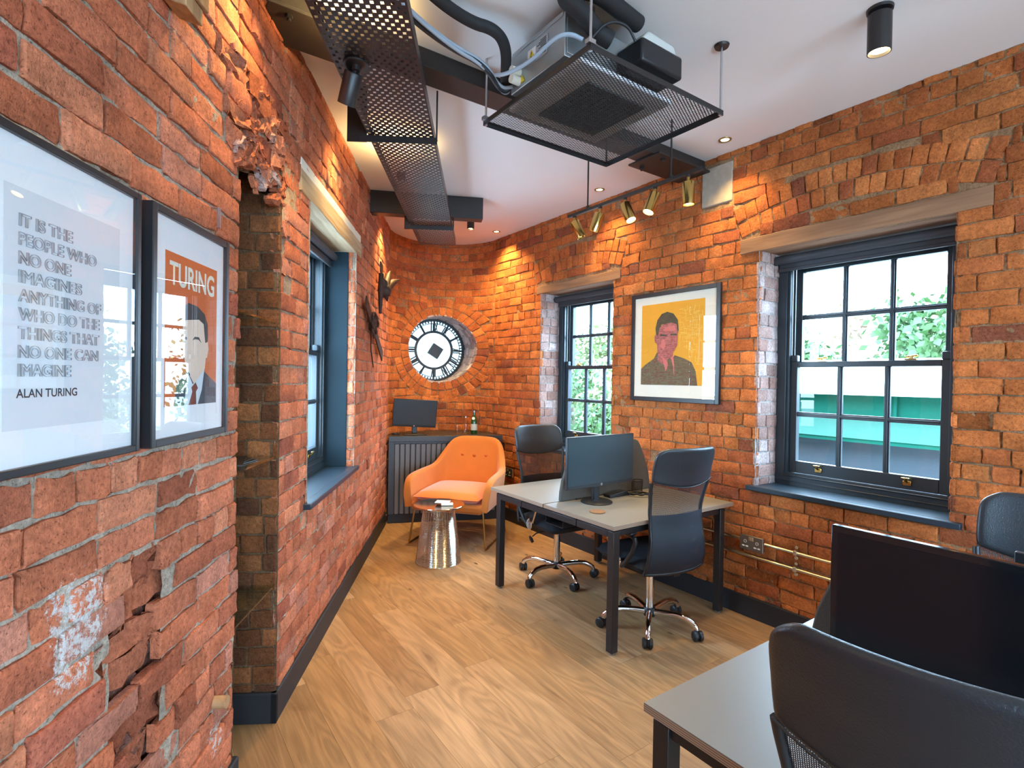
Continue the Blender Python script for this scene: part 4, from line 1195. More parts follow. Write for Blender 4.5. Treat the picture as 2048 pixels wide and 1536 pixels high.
# framed quotation
p1, yf = picture('large black-framed white print with an outlined quotation in capitals', onL(0), ROT_L, .975, 1.444, 1.400, 2.057, .034, .017, M['matboard'])
pr = sheet('print', M['printgrey'], 1.048, 1.374, 1.488, 1.948, yf - .0012, p1)
lines = [('IT IS THE', .137), ('PEOPLE WHO', .210), ('NO ONE', .133), ('IMAGINES', .165), ('ANYTHING OF', .226), ('WHO DO THE', .222), ('THINGS THAT', .221), ('NO ONE CAN', .218), ('IMAGINE', .135)]
for i, (s, w) in enumerate(lines):
    text_obj('quotation_lettering', s, .0245, w, 1.0805, 1.8745 - .0356 * i, yf - .0015, M['pencil'], pr, outline=.00024, bold=.024)
text_obj('name_lettering', 'ALAN TURING', .0175, .158, 1.0775, 1.5487, yf - .0015, M['ink'], pr, bold=.018)
# orange poster
p2, yf = picture('smaller black-framed orange poster of a faceless man in a suit under cream letters', onL(0), ROT_L, 1.479, 1.930, 1.400, 2.056, .042, .021, M['matboard'])
pr = sheet('print', M['porange'], 1.557, 1.862, 1.506, 1.945, yf - .0012, p2)
text_obj('title_lettering', 'TURING', .068, .265, 1.577, 1.853, yf - .0017, M['pletter'], pr, bold=.024)
def P2(*pts): return [(1.557 + a * .305, 1.506 + b * .439) for a, b in pts]
y = yf - .0018
shape('jacket', M['psuit'], P2((.16, 0), (.20, .13), (.30, .20), (.42, .235), (.70, .245), (.86, .19), (1, .145), (1, 0)), y, pr)
shape('shirt', M['pshirt'], P2((.34, 0), (.40, .22), (.50, .14), (.74, .27), (.68, .10), (.60, 0)), y - .0006, pr)
shape('neck', M['pskin'], P2((.44, .20), (.46, .30), (.76, .34), (.74, .255), (.52, .145)), y - .0008, pr)
shape('tie', M['ptie'], P2((.42, 0), (.49, .09), (.47, .12), (.55, .155), (.60, .115), (.56, .09), (.57, 0)), y - .0010, pr)
shape('hair', M['phair'], P2((.30, .52), (.26, .58), (.30, .66), (.40, .70), (.58, .69), (.72, .65), (.79, .58), (.80, .47), (.78, .43), (.74, .43), (.60, .50)), y - .0010, pr)
shape('face', M['pskin'], P2((.335, .30), (.30, .37), (.285, .47), (.30, .56), (.36, .58), (.60, .60), (.70, .575), (.735, .44), (.79, .45), (.81, .40), (.78, .335), (.74, .33), (.72, .27), (.60, .215), (.45, .21), (.38, .24)), y - .0016, pr)
shape('eyebrow', M['phair'], P2((.29, .455), (.36, .445), (.37, .46), (.30, .475)), y - .0022, pr)
shape('eyebrow', M['phair'], P2((.48, .45), (.52, .475), (.60, .475), (.65, .44), (.60, .458), (.53, .458)), y - .0022, pr)
# amber portrait
p3, yf = picture('black-framed amber print of a man in a patterned suit between the two windows', onR(0), ROT_R, -3.112, -2.272, 1.440, 2.318, .036, .034, M['creamboard'])
X0, X1, Z0, Z1 = -3.005, -2.405, 1.571, 2.222
pr = sheet('print', M['amber'], X0, X1, Z0, Z1, yf - .0012, p3)
def P3(*pts): return [(X0 + a * (X1 - X0), Z0 + b * (Z1 - Z0)) for a, b in pts]
y = yf - .0018
m = MB(); rl = random.Random(5)
for k in range(230):
    a, b = rl.uniform(.60, .97), rl.uniform(.14, .92)
    if a < .76 and b < .42: continue
    if rl.random() < .5: w, h = rl.uniform(.03, .10), .0035
    else: w, h = .004, rl.uniform(.03, .09)
    if a + w > .98 or b + h > .95: continue
    q = P3((a, b), (a + w, b), (a + w, b + h), (a, b + h)); m.prism(q, y, y + .0004, 'y')
m.build('circuit_lines', M['cline'], pr)
shape('suit', M['csuit'], P3((0, 0), (0, .20), (.09, .26), (.22, .325), (.27, .40), (.34, .39), (.50, .29), (.56, .36), (.72, .315), (.82, .27), (.88, .17), (.91, 0)), y - .0006, pr)
shape('neck', M['cface'], P3((.28, .30), (.30, .46), (.54, .46), (.53, .34), (.44, .22)), y - .0008, pr)
shape('shirt_collar', M['cpink'], P3((.28, .385), (.36, .33), (.42, .17), (.44, .20), (.46, .30), (.50, .30), (.54, .19), (.56, .10), (.555, .25), (.535, .36), (.50, .32), (.44, .30)), y - .0014, pr)
shape('tie', M['csuit'], P3((.44, .30), (.475, .33), (.51, .31), (.54, .22), (.55, .08), (.51, .14), (.47, .22)), y - .0018, pr)
shape('hair', M['chair_hair'], P3((.26, .56), (.24, .70), (.27, .80), (.34, .87), (.43, .89), (.53, .86), (.60, .78), (.615, .66), (.60, .60), (.46, .74), (.34, .74)), y - .0012, pr)
shape('face', M['cface'], P3((.28, .40), (.275, .50), (.235, .53), (.225, .60), (.255, .63), (.28, .60), (.31, .70), (.35, .735), (.50, .755), (.58, .73), (.605, .64), (.60, .55), (.60, .48), (.55, .41), (.49, .355), (.38, .36)), y - .0020, pr)
shape('brow', M['chair_hair'], P3((.31, .60), (.33, .625), (.43, .61), (.43, .595)), y - .0026, pr)
shape('brow', M['chair_hair'], P3((.48, .60), (.50, .62), (.59, .615), (.59, .595)), y - .0026, pr)
shape('cheek', M['cpink'], P3((.33, .47), (.35, .55), (.40, .56), (.41, .47), (.38, .43)), y - .0026, pr)
shape('cheek', M['cpink'], P3((.37, .66), (.40, .70), (.55, .72), (.58, .66), (.48, .65)), y - .0026, pr)

# ------------------------------------------------------------------ round clock dial and clock hands
dk = bpy.data.objects.new('clock_dial', None); COL.objects.link(dk)
dk.location = CK0 + CKA * .385
dk.rotation_euler = (0, 0, math.atan2(CKX.y, CKX.x))
tag(dk, 'round skeleton clock dial with reversed roman numerals glazed into the far wall opening', 'clock')
def ring(m, r0, r1, y0, y1, n=72):
    vs = []; fs = []
    for k in range(n):
        a = 2 * PI * k / n; c, s = math.cos(a), math.sin(a)
        vs += [(r0 * c, y0, r0 * s), (r1 * c, y0, r1 * s), (r1 * c, y1, r1 * s), (r0 * c, y1, r0 * s)]
    for k in range(n):
        a, b = 4 * k, 4 * ((k + 1) % n)
        for q in range(4): fs.append((a + q, a + (q + 1) % 4, b + (q + 1) % 4, b + q))
    m.add(vs, fs)
def bar(m, p, q, w, y0=-.012, y1=.0):
    p, q = Vector((p[0], 0, p[1])), Vector((q[0], 0, q[1])); t = (q - p).normalized(); n_ = Vector((-t.z, 0, t.x)) * (w / 2)
    vs = [p - n_, p + n_, q + n_, q - n_]
    vs = [(v.x, y0, v.z) for v in vs] + [(v.x, y1, v.z) for v in vs]
    m.add(vs, [(0, 1, 2, 3), (7, 6, 5, 4), (0, 4, 5, 1), (1, 5, 6, 2), (2, 6, 7, 3), (3, 7, 4, 0)])
m = MB(); ring(m, .372, .412, -.02, .012); ring(m, .222, .252, -.016, .004); ring(m, .338, .346, -.010, 0)
m.build('dial_rings', M['castiron'], dk)
m = MB()
for k in range(60):
    a = 2 * PI * k / 60
    if k % 5: bar(m, (.348 * math.cos(a), .348 * math.sin(a)), (.380 * math.cos(a), .380 * math.sin(a)), .014)
m.build('minute_track', M['castiron'], dk)
ROM = ['XII', 'I', 'II', 'III', 'IIII', 'V', 'VI', 'VII', 'VIII', 'IX', 'X', 'XI']
for h, rn in enumerate(ROM):
    ang = PI / 2 + 2 * PI * h / 12                     # seen from behind: the hours run anticlockwise
    m = MB(); c, s = math.cos(ang), math.sin(ang)
    widths = {'I': .027, 'V': .044, 'X': .048}; tot = sum(widths[q] for q in rn); x = -tot / 2
    def pt(xx, r):                                      # mirrored: text offset grows to the other side
        return (r * c - xx * s * 1.0, r * s + xx * c * 1.0)
    for q in rn:
        xm = x + widths[q] / 2
        if q == 'I': bar(m, pt(xm, .240), pt(xm, .345), .015)
        if q == 'V': bar(m, pt(xm - .015, .345), pt(xm, .245), .014); bar(m, pt(xm + .015, .345), pt(xm, .245), .008)
        if q == 'X': bar(m, pt(xm - .016, .352), pt(xm + .016, .240), .014); bar(m, pt(xm + .016, .352), pt(xm - .016, .240), .008)
        x += widths[q]
    bar(m, (.240 * c, .240 * s), (.382 * c, .382 * s), .024)
    m.build('numeral', M['castiron'], dk)
m = MB(); n_ = 48
m.add([(0, .006, 0)] + [(.385 * math.cos(2 * PI * k / n_), .006, .385 * math.sin(2 * PI * k / n_)) for k in range(n_)], [(0, 1 + k, 1 + (k + 1) % n_) for k in range(n_)])
plabel(m.build('dial_glass', M['opal'], dk), 'milky glass behind the numerals')
mt = thing('clock_motor', 'square black clock motor box turned on its corner in the middle of the dial', 'clock motor', CK0 + CKA * .350 + CKX * .012 + Vector((0, 0, -.012)), dk.rotation_euler.z)
m = MB(); R_ = Matrix.Rotation(math.radians(32), 4, 'Y'); m.box(-.075, .075, -.03, .026, -.075, .075, 0, R_); m.build('motor_case', M['bplastic'], mt, bevel=.004)
m = MB(); m.cyl((0, .026, 0), (0, .029, 0), .012, 12); m.build('spindle', M['castiron'], mt)
m = MB(); m.tube([(.045, -.005, -.06), (.06, .0, -.10), (.085, .01, -.13), (.09, .018, -.18)], .0025, 6); m.build('motor_cable', M['cableblack'], mt)

h1 = thing('clock_hand', 'long flat rusty clock hand with a scrolled boss, leaning diagonally on the left wall', 'clock hand', onL(0), ROT_L, 'old iron clock hands on the left wall')
m = MB()
A_, B_ = Vector((4.41, -.045, 2.215)), Vector((5.285, -.045, 1.80)); dv = (B_ - A_)
def flatbar(m, a, b, w0, w1, t=.006):
    d = (b - a).normalized(); n_ = Vector((-d.z, 0, d.x))
    vs = []
    for p, w in ((a, w0), (b, w1)):
        for s in (-1, 1):
            vs += [p + n_ * (s * w / 2) + Vector((0, -t, 0)), p + n_ * (s * w / 2) + Vector((0, t, 0))]
    m.add(vs, [(0, 1, 3, 2), (4, 6, 7, 5), (0, 4, 5, 1), (2, 3, 7, 6), (0, 2, 6, 4), (1, 5, 7, 3)])
flatbar(m, A_, A_ + dv * .40, .105, .095); flatbar(m, A_ + dv * .40, B_, .075, .105)
m.build('blade', M['iron'], h1, bevel=.003)
m = MB(); c0 = A_ + dv * .40
for a0, rr in ((0, .075), (2.1, .07), (4.2, .07), (1.0, .05), (3.1, .05)):
    cc = c0 + Vector((math.cos(a0) * .075, -.016, math.sin(a0) * .06))
    m.tube([cc + Vector((rr * math.cos(t), -.006 * math.sin(2 * t), rr * .8 * math.sin(t))) for t in np.linspace(0, 5.6, 18)], .011, 8)
m.lathe([(.001, -.03), (.045, -.03), (.05, .02), (.001, .02)], 18, 0, Matrix.Translation(c0) @ Matrix.Rotation(PI / 2, 4, 'X'))
m.build('scroll_boss', M['iron'], h1, smooth=50)
m = MB(); m.tube([c0 + Vector((-.05, .01, -.05)), c0 + Vector((.08, .03, -.20)), c0 + Vector((.24, .035, -.36))], .006, 6); m.build('wire_tail', M['iron'], h1)
h2 = thing('clock_hand', 'upright slender iron clock hand with a spiky leaf boss, above the leaning one', 'clock hand', onL(0), ROT_L, 'old iron clock hands on the left wall')
m = MB(); a, b = Vector((4.93, -.085, 2.63)), Vector((4.88, -.085, 2.17))
flatbar(m, a, a + (b - a) * .20, .13, .10); m.tube([a + (b - a) * .2, a + (b - a) * .5, b], [.022, .028, .012], 10)
m.build('blade', M['iron'], h2, bevel=.002)
m = MB(); c0 = Vector((5.02, -.10, 2.40))
for q in ((.10, -.02, .06), (.22, -.05, .10), (.16, -.03, -.01), (.30, -.10, .16), (-.08, 0, .10), (.05, -.02, -.09), (.20, -.02, .22)):
    m.tube([c0, c0 + Vector(q) * .55 + Vector((0, 0, .02)), c0 + Vector(q)], [.045, .032, .006], 8)
m.lathe([(.001, -.07), (.05, -.05), (.065, 0), (.05, .05), (.001, .07)], 14, 0, Matrix.Translation(c0))
m.build('leaf_boss', M['iron'], h2, smooth=60)

# ------------------------------------------------------------------ slot: glass shelves and leaflets; small wall things
for z, lab in ((.630, 'lowest glass shelf across the slot in the left wall'), (1.225, 'middle glass shelf in the wall slot, holding dark leaflets'), (1.843, 'topmost glass shelf across the slot in the left wall')):
    m = MB(); m.box(2.086, 2.532, .0, .335, z - .004, z + .004)
    o = m.build('glass_shelf', M['shelfglass'], None); o.location = onL(0); o.rotation_euler = (0, 0, ROT_L); tag(o, lab, 'shelf', 'glass shelves in the wall slot')
for k, (a, z, lab) in enumerate(((-.12, 1.2305, 'dark leaflet at the bottom of the pile on the middle glass shelf'), (.10, 1.2345, 'dark leaflet in the middle of the pile on the glass shelf'), (.32, 1.2385, 'topmost dark leaflet fanned out over the pile on the glass shelf'))):
    m = MB(); m.box(-.13, .13, -.09, .09, 0, .0035); o = m.build('leaflet', M['bplastic'], None, bevel=.0005)
    p = onL(2.28, z, -.135); o.location = p; o.rotation_euler = (0, 0, ROT_L + a); tag(o, lab, 'leaflet', 'leaflets on the glass shelf')
m = MB(); m.cyl((0, .03, 0), (0, -.05, 0), .021, 16); o = m.build('timber_plug', M['rawwood'], None, smooth=40); o.location = onL(1.932, .452); o.rotation_euler = (0, 0, ROT_L); tag(o, 'short round wooden plug sticking out of the brick low on the left wall', 'wooden plug')
cb = thing('timber_corbel', 'small squared timber block fixed upright high on the left wall above the pictures', 'timber block', onL(0), ROT_L)
m = MB(); m.prism([(-.012, 2.64), (-.080, 2.62), (-.080, 3.0), (-.012, 3.0)], 1.555, 1.650, 'x'); m.build('block', M['rawwood'], cb, bevel=.004)
m = MB(); m.box(1.548, 1.657, -.093, -.081, 2.665, 3.0); m.box(1.580, 1.622, -.101, -.093, 2.68, 3.0); m.build('front_board', M['rawwood'], cb, bevel=.003)
m = MB(); m.tube([(1.86, -.002, 2.155), (1.86, -.035, 2.155), (1.862, -.037, 2.12)], .004, 6); m.box(1.858, 1.866, -.040, -.030, 2.09, 2.155); o = m.build('wall_tie', M['zinc'], None); o.location = onL(0); o.rotation_euler = (0, 0, ROT_L); tag(o, 'small metal wall tie sticking out above the orange poster', 'wall tie')

# ------------------------------------------------------------------ conduits and sockets on the right wall
def conduit(z, s0, s1, label, clips):
    t = thing('metal_conduit', label, 'conduit', onR(0), ROT_R, 'metal conduits along the right wall')
    m = MB(); m.cyl((-s0, -.03, z), (-s1, -.03, z), .0105, 14); m.build('pipe', M['conduit'], t, smooth=40)
    for s in clips:
        m = MB(); m.box(-s - .011, -s + .011, -.041, -.014, z - .016, z + .016); m.cyl((-s, -.022, z - .033), (-s, -.013, z - .033), .012, 12); m.cyl((-s, -.022, z + .033), (-s, -.013, z + .033), .010, 12)
        m.build('saddle_clip', M['conduit'], t, bevel=.002)
    return t
conduit(.528, .30, 1.912, 'upper brass-coloured conduit running right from the twin socket under the large window', (1.71, .9))
conduit(.528, 2.083, 4.70, 'upper brass-coloured conduit behind the desk, running left from the twin socket', (2.7, 3.9))
conduit(.424, .30, 4.70, 'lower brass-coloured conduit running just above the skirting under the large window', (1.71, .9, 2.7, 3.9))
def socket(s, z, label, mat):
    t = thing('power_socket', label, 'socket', onR(s, z), ROT_R, 'twin sockets on the right wall')
    m = MB(); m.box(-.078, .078, -.040, -.010, -.046, .046); m.build('back_box', M['conduit'], t, bevel=.004)
    m = MB(); m.box(-.082, .082, -.047, -.0405, -.050, .050); f = m.build('face_plate', mat, t, bevel=.004)
    for x in (-.042, .042):
        m = MB(); ring(m, .0085, .0105, -.0482, -.0468, 14); 
        m.add([], []); o = m.build('earth_hole', M['white'], f); o.data.transform(Matrix.Translation((x, 0, .008)))
        m = MB(); m.box(x - .022, x - .006, -.0482, -.0468, -.028, -.019); m.box(x + .006, x + .022, -.0482, -.0468, -.028, -.019); m.box(x - .006, x + .006, -.0482, -.0468, -.0245, -.0225); m.build('pin_holes', M['white'], f)
    for x in (-.009, .009):
        m = MB(); m.box(x - .0075, x + .0075, -.051, -.0468, .018, .042); m.build('rocker_switch', M['conduit'], f, bevel=.001)
    return t
socket(1.998, .515, 'twin metal power socket with white pins, on the conduit under the large window', simple('pewter_socket_plate', (.18, .16, .14), .4, .7))
socket(4.90, .548, 'dark twin power socket on the brick behind the orange armchair', simple('dark_socket_plate', (.05, .045, .04), .4, .5))
# ------------------------------------------------------------------ cabinet in the rounded end
CA, CB = Vector((-1.335, 5.79, 0)), Vector((-.10, 6.075, 0))
cd = (CB - CA).normalized(); cn = Vector((cd.y, -cd.x, 0)); CW = (CB - CA).length
ca = thing('corner_cabinet', 'low dark cabinet with a fluted grey front filling the rounded end of the room', 'cabinet', CA, math.atan2(cd.y, cd.x))
Minv = (Matrix.Translation(CA) @ Matrix.Rotation(math.atan2(cd.y, cd.x), 4, 'Z')).inverted()
poly = [(0.0, -.012), (CW, -.012)]
for k in range(21):
    a = A1 + .10 + (A0 - A1 - .20) * k / 20
    q = Minv @ (AC + Vector((math.cos(a), math.sin(a), 0)) * (AR_R - .018)); poly.append((q.x, q.y))
poly = [poly[0], poly[1]] + [q for q in poly[2:] if q[1] > .05]
m = MB(); m.prism(poly, .893, .955); m.build('worktop', M['cabinet'], ca, bevel=.003)
m = MB(); m.box(.012, CW - .012, .03, .06, .10, .892); m.box(.0, .062, .0, .05, .10, .892); m.box(CW - .062, CW, .0, .05, .10, .892); m.box(.062, CW - .062, .004, .05, .87, .892)
m.build('carcass', M['cabinet'], ca, bevel=.002)
m = MB(); m.box(.0, CW, .004, .05, 0.001, .099); m.build('plinth', M['skirting'], ca, bevel=.003)
ns = 20; pw = (CW - .13) / ns
m = MB()
for k in range(ns):
    x = .065 + k * pw
    m.box(x + .004, x + pw - .010, -.004, .028, .101, .868)
m.build('fluted_panel', M['slat'], ca, bevel=.004)

# ------------------------------------------------------------------ monitors
def monitor(label, loc, rz, w, h, zb, base='disc', tilt=0.0, gloss=False, roll=0.0, logo=True):
    """zb: lower edge of the panel above the foot of the stand; faces -y"""
    t = thing('monitor', label, 'monitor', loc, rz, 'computer monitors')
    Mx = Matrix.Translation((0, -.035, zb + h / 2)) @ Matrix.Rotation(roll, 4, 'Y') @ Matrix.Rotation(tilt, 4, 'X')
    m = MB(); m.box(-w / 2, w / 2, -.010, .012, -h / 2, h / 2, 0, Mx); m.box(-w * .36, w * .36, .012, .036, -h * .34, h * .30, 0, Mx)
    p = m.build('panel_housing', M['gloss'] if gloss else M['bplastic'], t, bevel=.003)
    bz = .018 if gloss else .007
    m = MB(); m.box(-w / 2 + bz, w / 2 - bz, -.0112, -.0098, -h / 2 + (.030 if gloss else .024), h / 2 - bz, 0, Mx); plabel(m.build('screen', M['darkscreen'] if gloss else M['screen'], p), 'dark switched-off screen')
    if logo:
        m = MB(); m.lathe([(.0005, 0), (.0085, 0), (.0085, .001), (.0005, .001)], 20, 0, Mx @ Matrix.Translation((0, -.0098, -h / 2 + .012)) @ Matrix.Rotation(PI / 2, 4, 'X'), False, False)
        lg = plabel(m.build('maker_badge', M['zinc'], p), 'round silver badge with two italic letters')
        m = MB()
        for x0 in (-.0042, .0012):
            for a, b in (((x0, -.003), (x0 + .0022, .0045 if x0 < 0 else .003)), ((x0 + .0024, .0018), (x0 + .0012, -.003))):
                q = [(a[0], a[1]), (a[0] + .0008, a[1]), (b[0] + .0008, b[1]), (b[0], b[1])]
                m.prism(q, -.0119, -.0110, 'y', 0, Mx @ Matrix.Translation((0, 0, -h / 2 + .012)))
        m.build('badge_letters', M['bplastic'], lg)
    m = MB(); m.box(-.028, .028, .0, .022, .012, zb + h * .45); m.build('stand_neck', M['bplastic'], t, bevel=.006)
    m = MB()
    if base == 'disc':
        m.lathe([(.001, 0), (.108, 0), (.110, .006), (.098, .014), (.03, .018), (.001, .018)], 40, 0, None, False, False); m.build('stand_base', M['bplastic'], t, smooth=35)
    else:
        m.box(-.13, .13, -.09, .09, 0, .012); m.build('stand_base', M['bplastic'], t, bevel=.006)
    return t

# ------------------------------------------------------------------ desks
def desk(label, loc, rz):
    t = thing('bench_desk', label, 'desk', loc, rz, 'bench desks')
    W, D = 1.18, 1.31
    for s, lab in ((-1, None), (1, None)):
        ya, yb = sorted((s * .006, s * D / 2))
        m = MB(); m.box(-W / 2, W / 2, ya, yb, .7365, .7585)
        top = m.build('tabletop', M['ply'], t, bevel=.001)
        m = MB(); m.box(-W / 2 + .0008, W / 2 - .0008, ya + .0008, yb - .0008, .7586, .7602); plabel(m.build('laminate', M['desktop'], top), 'greige laminate surface')
    px = (-W / 2 + .042, W / 2 - .100); py = (-D / 2 + .042, D / 2 - .085)
    for x in px:
        for y in py:
            m = MB(); m.box(x - .025, x + .025, y - .025, y + .025, .012, .722); lg = m.build('leg', M['bsteel'], t, bevel=.003)
            m = MB(); m.lathe([(.018, .0005), (.020, .013)], 16, 0, Matrix.Translation((x, y, 0))); plabel(m.build('leveling_foot', M['zinc'], lg), 'metal levelling foot')
    for x in px:
        L_ = py[1] - py[0] - .05; y0 = py[0] + .025
        for a, b in ((0, .24), (.245, .755), (.76, 1)):
            m = MB(); m.box(x - .025, x + .025, y0 + L_ * a + .0004, y0 + L_ * b, .682, .722); m.build('side_rail', M['bsteel'], t, bevel=.002)
    for y in py:
        m = MB(); m.box(px[0] + .026, px[1] - .026, y - .015, y + .015, .690, .722); m.build('cross_rail', M['bsteel'], t, bevel=.002)
    for x in px:
        m = MB(); m.box(x - .02, x + .02, py[0] - .02, py[1] + .02, .7225, .736); m.build('spacer_bar', M['bsteel'], t)
    m = MB(); m.box(-W / 2 + .10, W / 2 - .16, -.09, .09, .60, .605); m.box(-W / 2 + .10, W / 2 - .16, -.092, -.089, .60, .66); m.box(-W / 2 + .10, W / 2 - .16, .089, .092, .60, .66); m.build('cable_basket', M['bsteel'], t)
    return t
def divider(label, loc, rz):
    t = thing('desk_divider', label, 'desk divider', loc, rz, 'grey felt desk dividers')
    pts = [(-.455, 0), (-.455, .165)]
    half = [(.436, .14), (.400, .23), (.362, .31), (.330, .362), (.310, .384), (.280, .397), (.22, .40)]
    right = [(.455, 0), (.452, .06)] + half
    poly = right + [(-x, z) for x, z in right[::-1]]
    m = MB(); m.prism(poly, -.016, .016, 'y'); m.build('felt_panel', M['felt'], t, bevel=.008)
    for x in (-.3, .3):
        m = MB(); m.box(x - .02, x + .02, -.026, .026, .0, .010); m.build('clamp', M['bsteel'], t, bevel=.002)
    return t
D1 = desk('bench desk with a coaster and a monitor on it, standing against the right wall', rm(2.825, 2.805), ROOM_ROT)
D2 = copy_tree(D1); D2.location = rm(1.741, .338); D2.rotation_euler = (0, 0, ROOM_ROT - PI / 2); D2['label'] = 'nearest bench desk, cut off at the lower right, with the largest monitor on it'
divider('grey felt divider along the middle of the desk by the wall, behind its monitor', rm(2.835, 2.805, .7603), ROOM_ROT)
divider('grey felt divider on the nearest desk, half hidden behind the largest monitor', rm(1.741, .365, .7603), ROOM_ROT - PI / 2)
monitor('slim monitor with a round stand and bluish screen on the desk by the wall', rm(2.590, 2.660, .7602), ROOM_ROT + .02, .635, .345, .120)
monitor('largest monitor, on the nearest desk with glossy black bezel and its screen towards the camera', rm(1.615, .385, .7602), ROOM_ROT - PI / 2, .615, .372, .080, 'slab', 0.0, True, logo=False)
monitor('monitor seen from behind on the far half of the nearest desk', rm(1.93, .115, .7602), ROOM_ROT + PI / 2, .56, .33, .062, 'slab', logo=False)
cmon = CA + cd * .285 - cn * .17
monitor('small dark monitor on the cabinet in the corner below the clock', (cmon.x, cmon.y, .9552), math.atan2(cd.y, cd.x) + .02, .485, .315, .085, 'slab', math.radians(10), roll=math.radians(3.0))
m = MB(); m.lathe([(.001, 0), (.049, 0), (.050, .002), (.050, .006), (.049, .008), (.001, .008)], 36, 0, None, False, False)
o = m.build('coaster', M['cork'], None, smooth=40); o.location = rm(2.395, 2.449, .7603); tag(o, 'round brown cork coaster on the desk in front of the slim monitor', 'coaster')
pc = thing('pen_pot', 'black wire pen pot standing by the right end of the felt divider', 'pen pot', rm(3.06, 2.715, .7603), 0)
m = MB(); m.lathe([(.001, 0), (.038, 0), (.038, .004), (.001, .004)], 24, 0, None, False, False); ringz = lambda m, r, z, q: m.tube([(r * math.cos(a), r * math.sin(a), z) for a in np.linspace(0, 2 * PI, 25)[:-1]], q, 6, True)
ringz(m, .042, .098, .003); ringz(m, .038, .004, .002); m.build('rim_and_base', M['bsteel'], pc)
m = MB()
for k in range(30):
    a = 2 * PI * k / 30
    m.tube([(.038 * math.cos(a), .038 * math.sin(a), .004), (.042 * math.cos(a), .042 * math.sin(a), .098)], .0009, 4)
for k in range(14): ringz(m, .038 + .004 * k / 14, .008 + k * .0065, .0008)
m.build('wire_mesh', M['bsteel'], pc)
pts = []
for k in range(90):
    a = k * .28; r = .055 + .016 * math.sin(k * .31)
    p = rm(2.99, 2.64, .7665 + .004 * (1 + math.sin(k * 1.7)) + k * .00016); pts.append(p + Vector((r * 1.5 * math.cos(a), r * .75 * math.sin(a), 0)))
m = MB(); m.tube(pts, .0032, 6); tag(m.build('coiled_cable', M['cableblack'], None, smooth=60), 'untidy coil of black cable on the desk beside the pen pot', 'cable')
m = MB(); m.prism([(-.10, 0), (.10, 0), (.10, .012), (.07, .035), (-.10, .020)], -.035, .035, 'y'); o = m.build('docking_station', M['bplastic'], None, bevel=.004); o.location = rm(2.86, 2.73, .7603); o.rotation_euler = (0, 0, ROOM_ROT); tag(o, 'low black docking box on the desk to the right of the slim monitor stand', 'docking station')

# bottles and glass on the cabinet
def on_cab(a, b): 
    p = CA + cd * a - cn * b; return Vector((p.x, p.y, .9553))
gb = thing('glass_bottle', 'green glass water bottle with white label at the right end of the cabinet', 'bottle', on_cab(.965, .17), 0)
m = MB(); m.lathe([(.001, 0), (.036, 0), (.038, .006), (.038, .135), (.033, .165), (.018, .205), (.0145, .225), (.0145, .262), (.001, .262)], 28, 0, None, False, False); bo = m.build('bottle_body', M['bottle_green'], gb, smooth=50)
m = MB(); m.lathe([(.0386, .045), (.0386, .118)], 28, 0, None, False, False); plabel(m.build('paper_label', M['label_white'], bo, smooth=50), 'white paper label')
m = MB(); m.lathe([(.0155, .248), (.0160, .272), (.001, .274)], 18, 0, None, False, False); plabel(m.build('bottle_cap', M['zinc'], gb, smooth=40), 'silver cap')
m = MB(); m.lathe([(.001, -.001), (.017, -.001), (.017, .001), (.001, .001)], 20, 0, Matrix.Translation((-.006, -.0275, .182)) @ Matrix.Rotation(PI / 2 - .45, 4, 'X'), False, False); plabel(m.build('neck_label', M['white'], bo), 'round white neck label')
cb_ = thing('glass_bottle', 'clear glass bottle beside the green bottle on the cabinet', 'bottle', on_cab(.865, .17), 0)
m = MB(); m.lathe([(.001, 0), (.040, 0), (.042, .005), (.042, .118), (.036, .140), (.017, .160), (.0155, .195), (.018, .197)], 28, 0, None, False, False); m.build('bottle_body', M['bottle_clear'], cb_, smooth=50)
m = MB(); m.lathe([(.015, .188), (.013, .205), (.001, .207)], 16, 0, None, False, False); m.build('stopper', M['zinc'], cb_, smooth=40)
m = MB(); m.lathe([(.001, 0), (.027, 0), (.030, .004), (.035, .095), (.0335, .095), (.029, .008), (.001, .008)], 28, 0, None, False, False); o = m.build('tumbler', M['bottle_clear'], None, smooth=50); o.location = on_cab(.775, .19); tag(o, 'clear glass tumbler left of the clear bottle on the cabinet', 'glass')
pts = [on_cab(.10, .30)]
for k in range(60):
    a = k * .45; p = on_cab(.075 + .035 * math.cos(a) * (1 + .3 * math.sin(k)), .10 + .04 * math.sin(a)); p.z += .006 + .004 * (k % 3) + k * .0002; pts.append(p)
m = MB(); m.tube(pts[1:], .0035, 6); tag(m.build('cable_tangle', M['cableblack'], None, smooth=60), 'tangle of black cable on the cabinet left of the small monitor', 'cable')

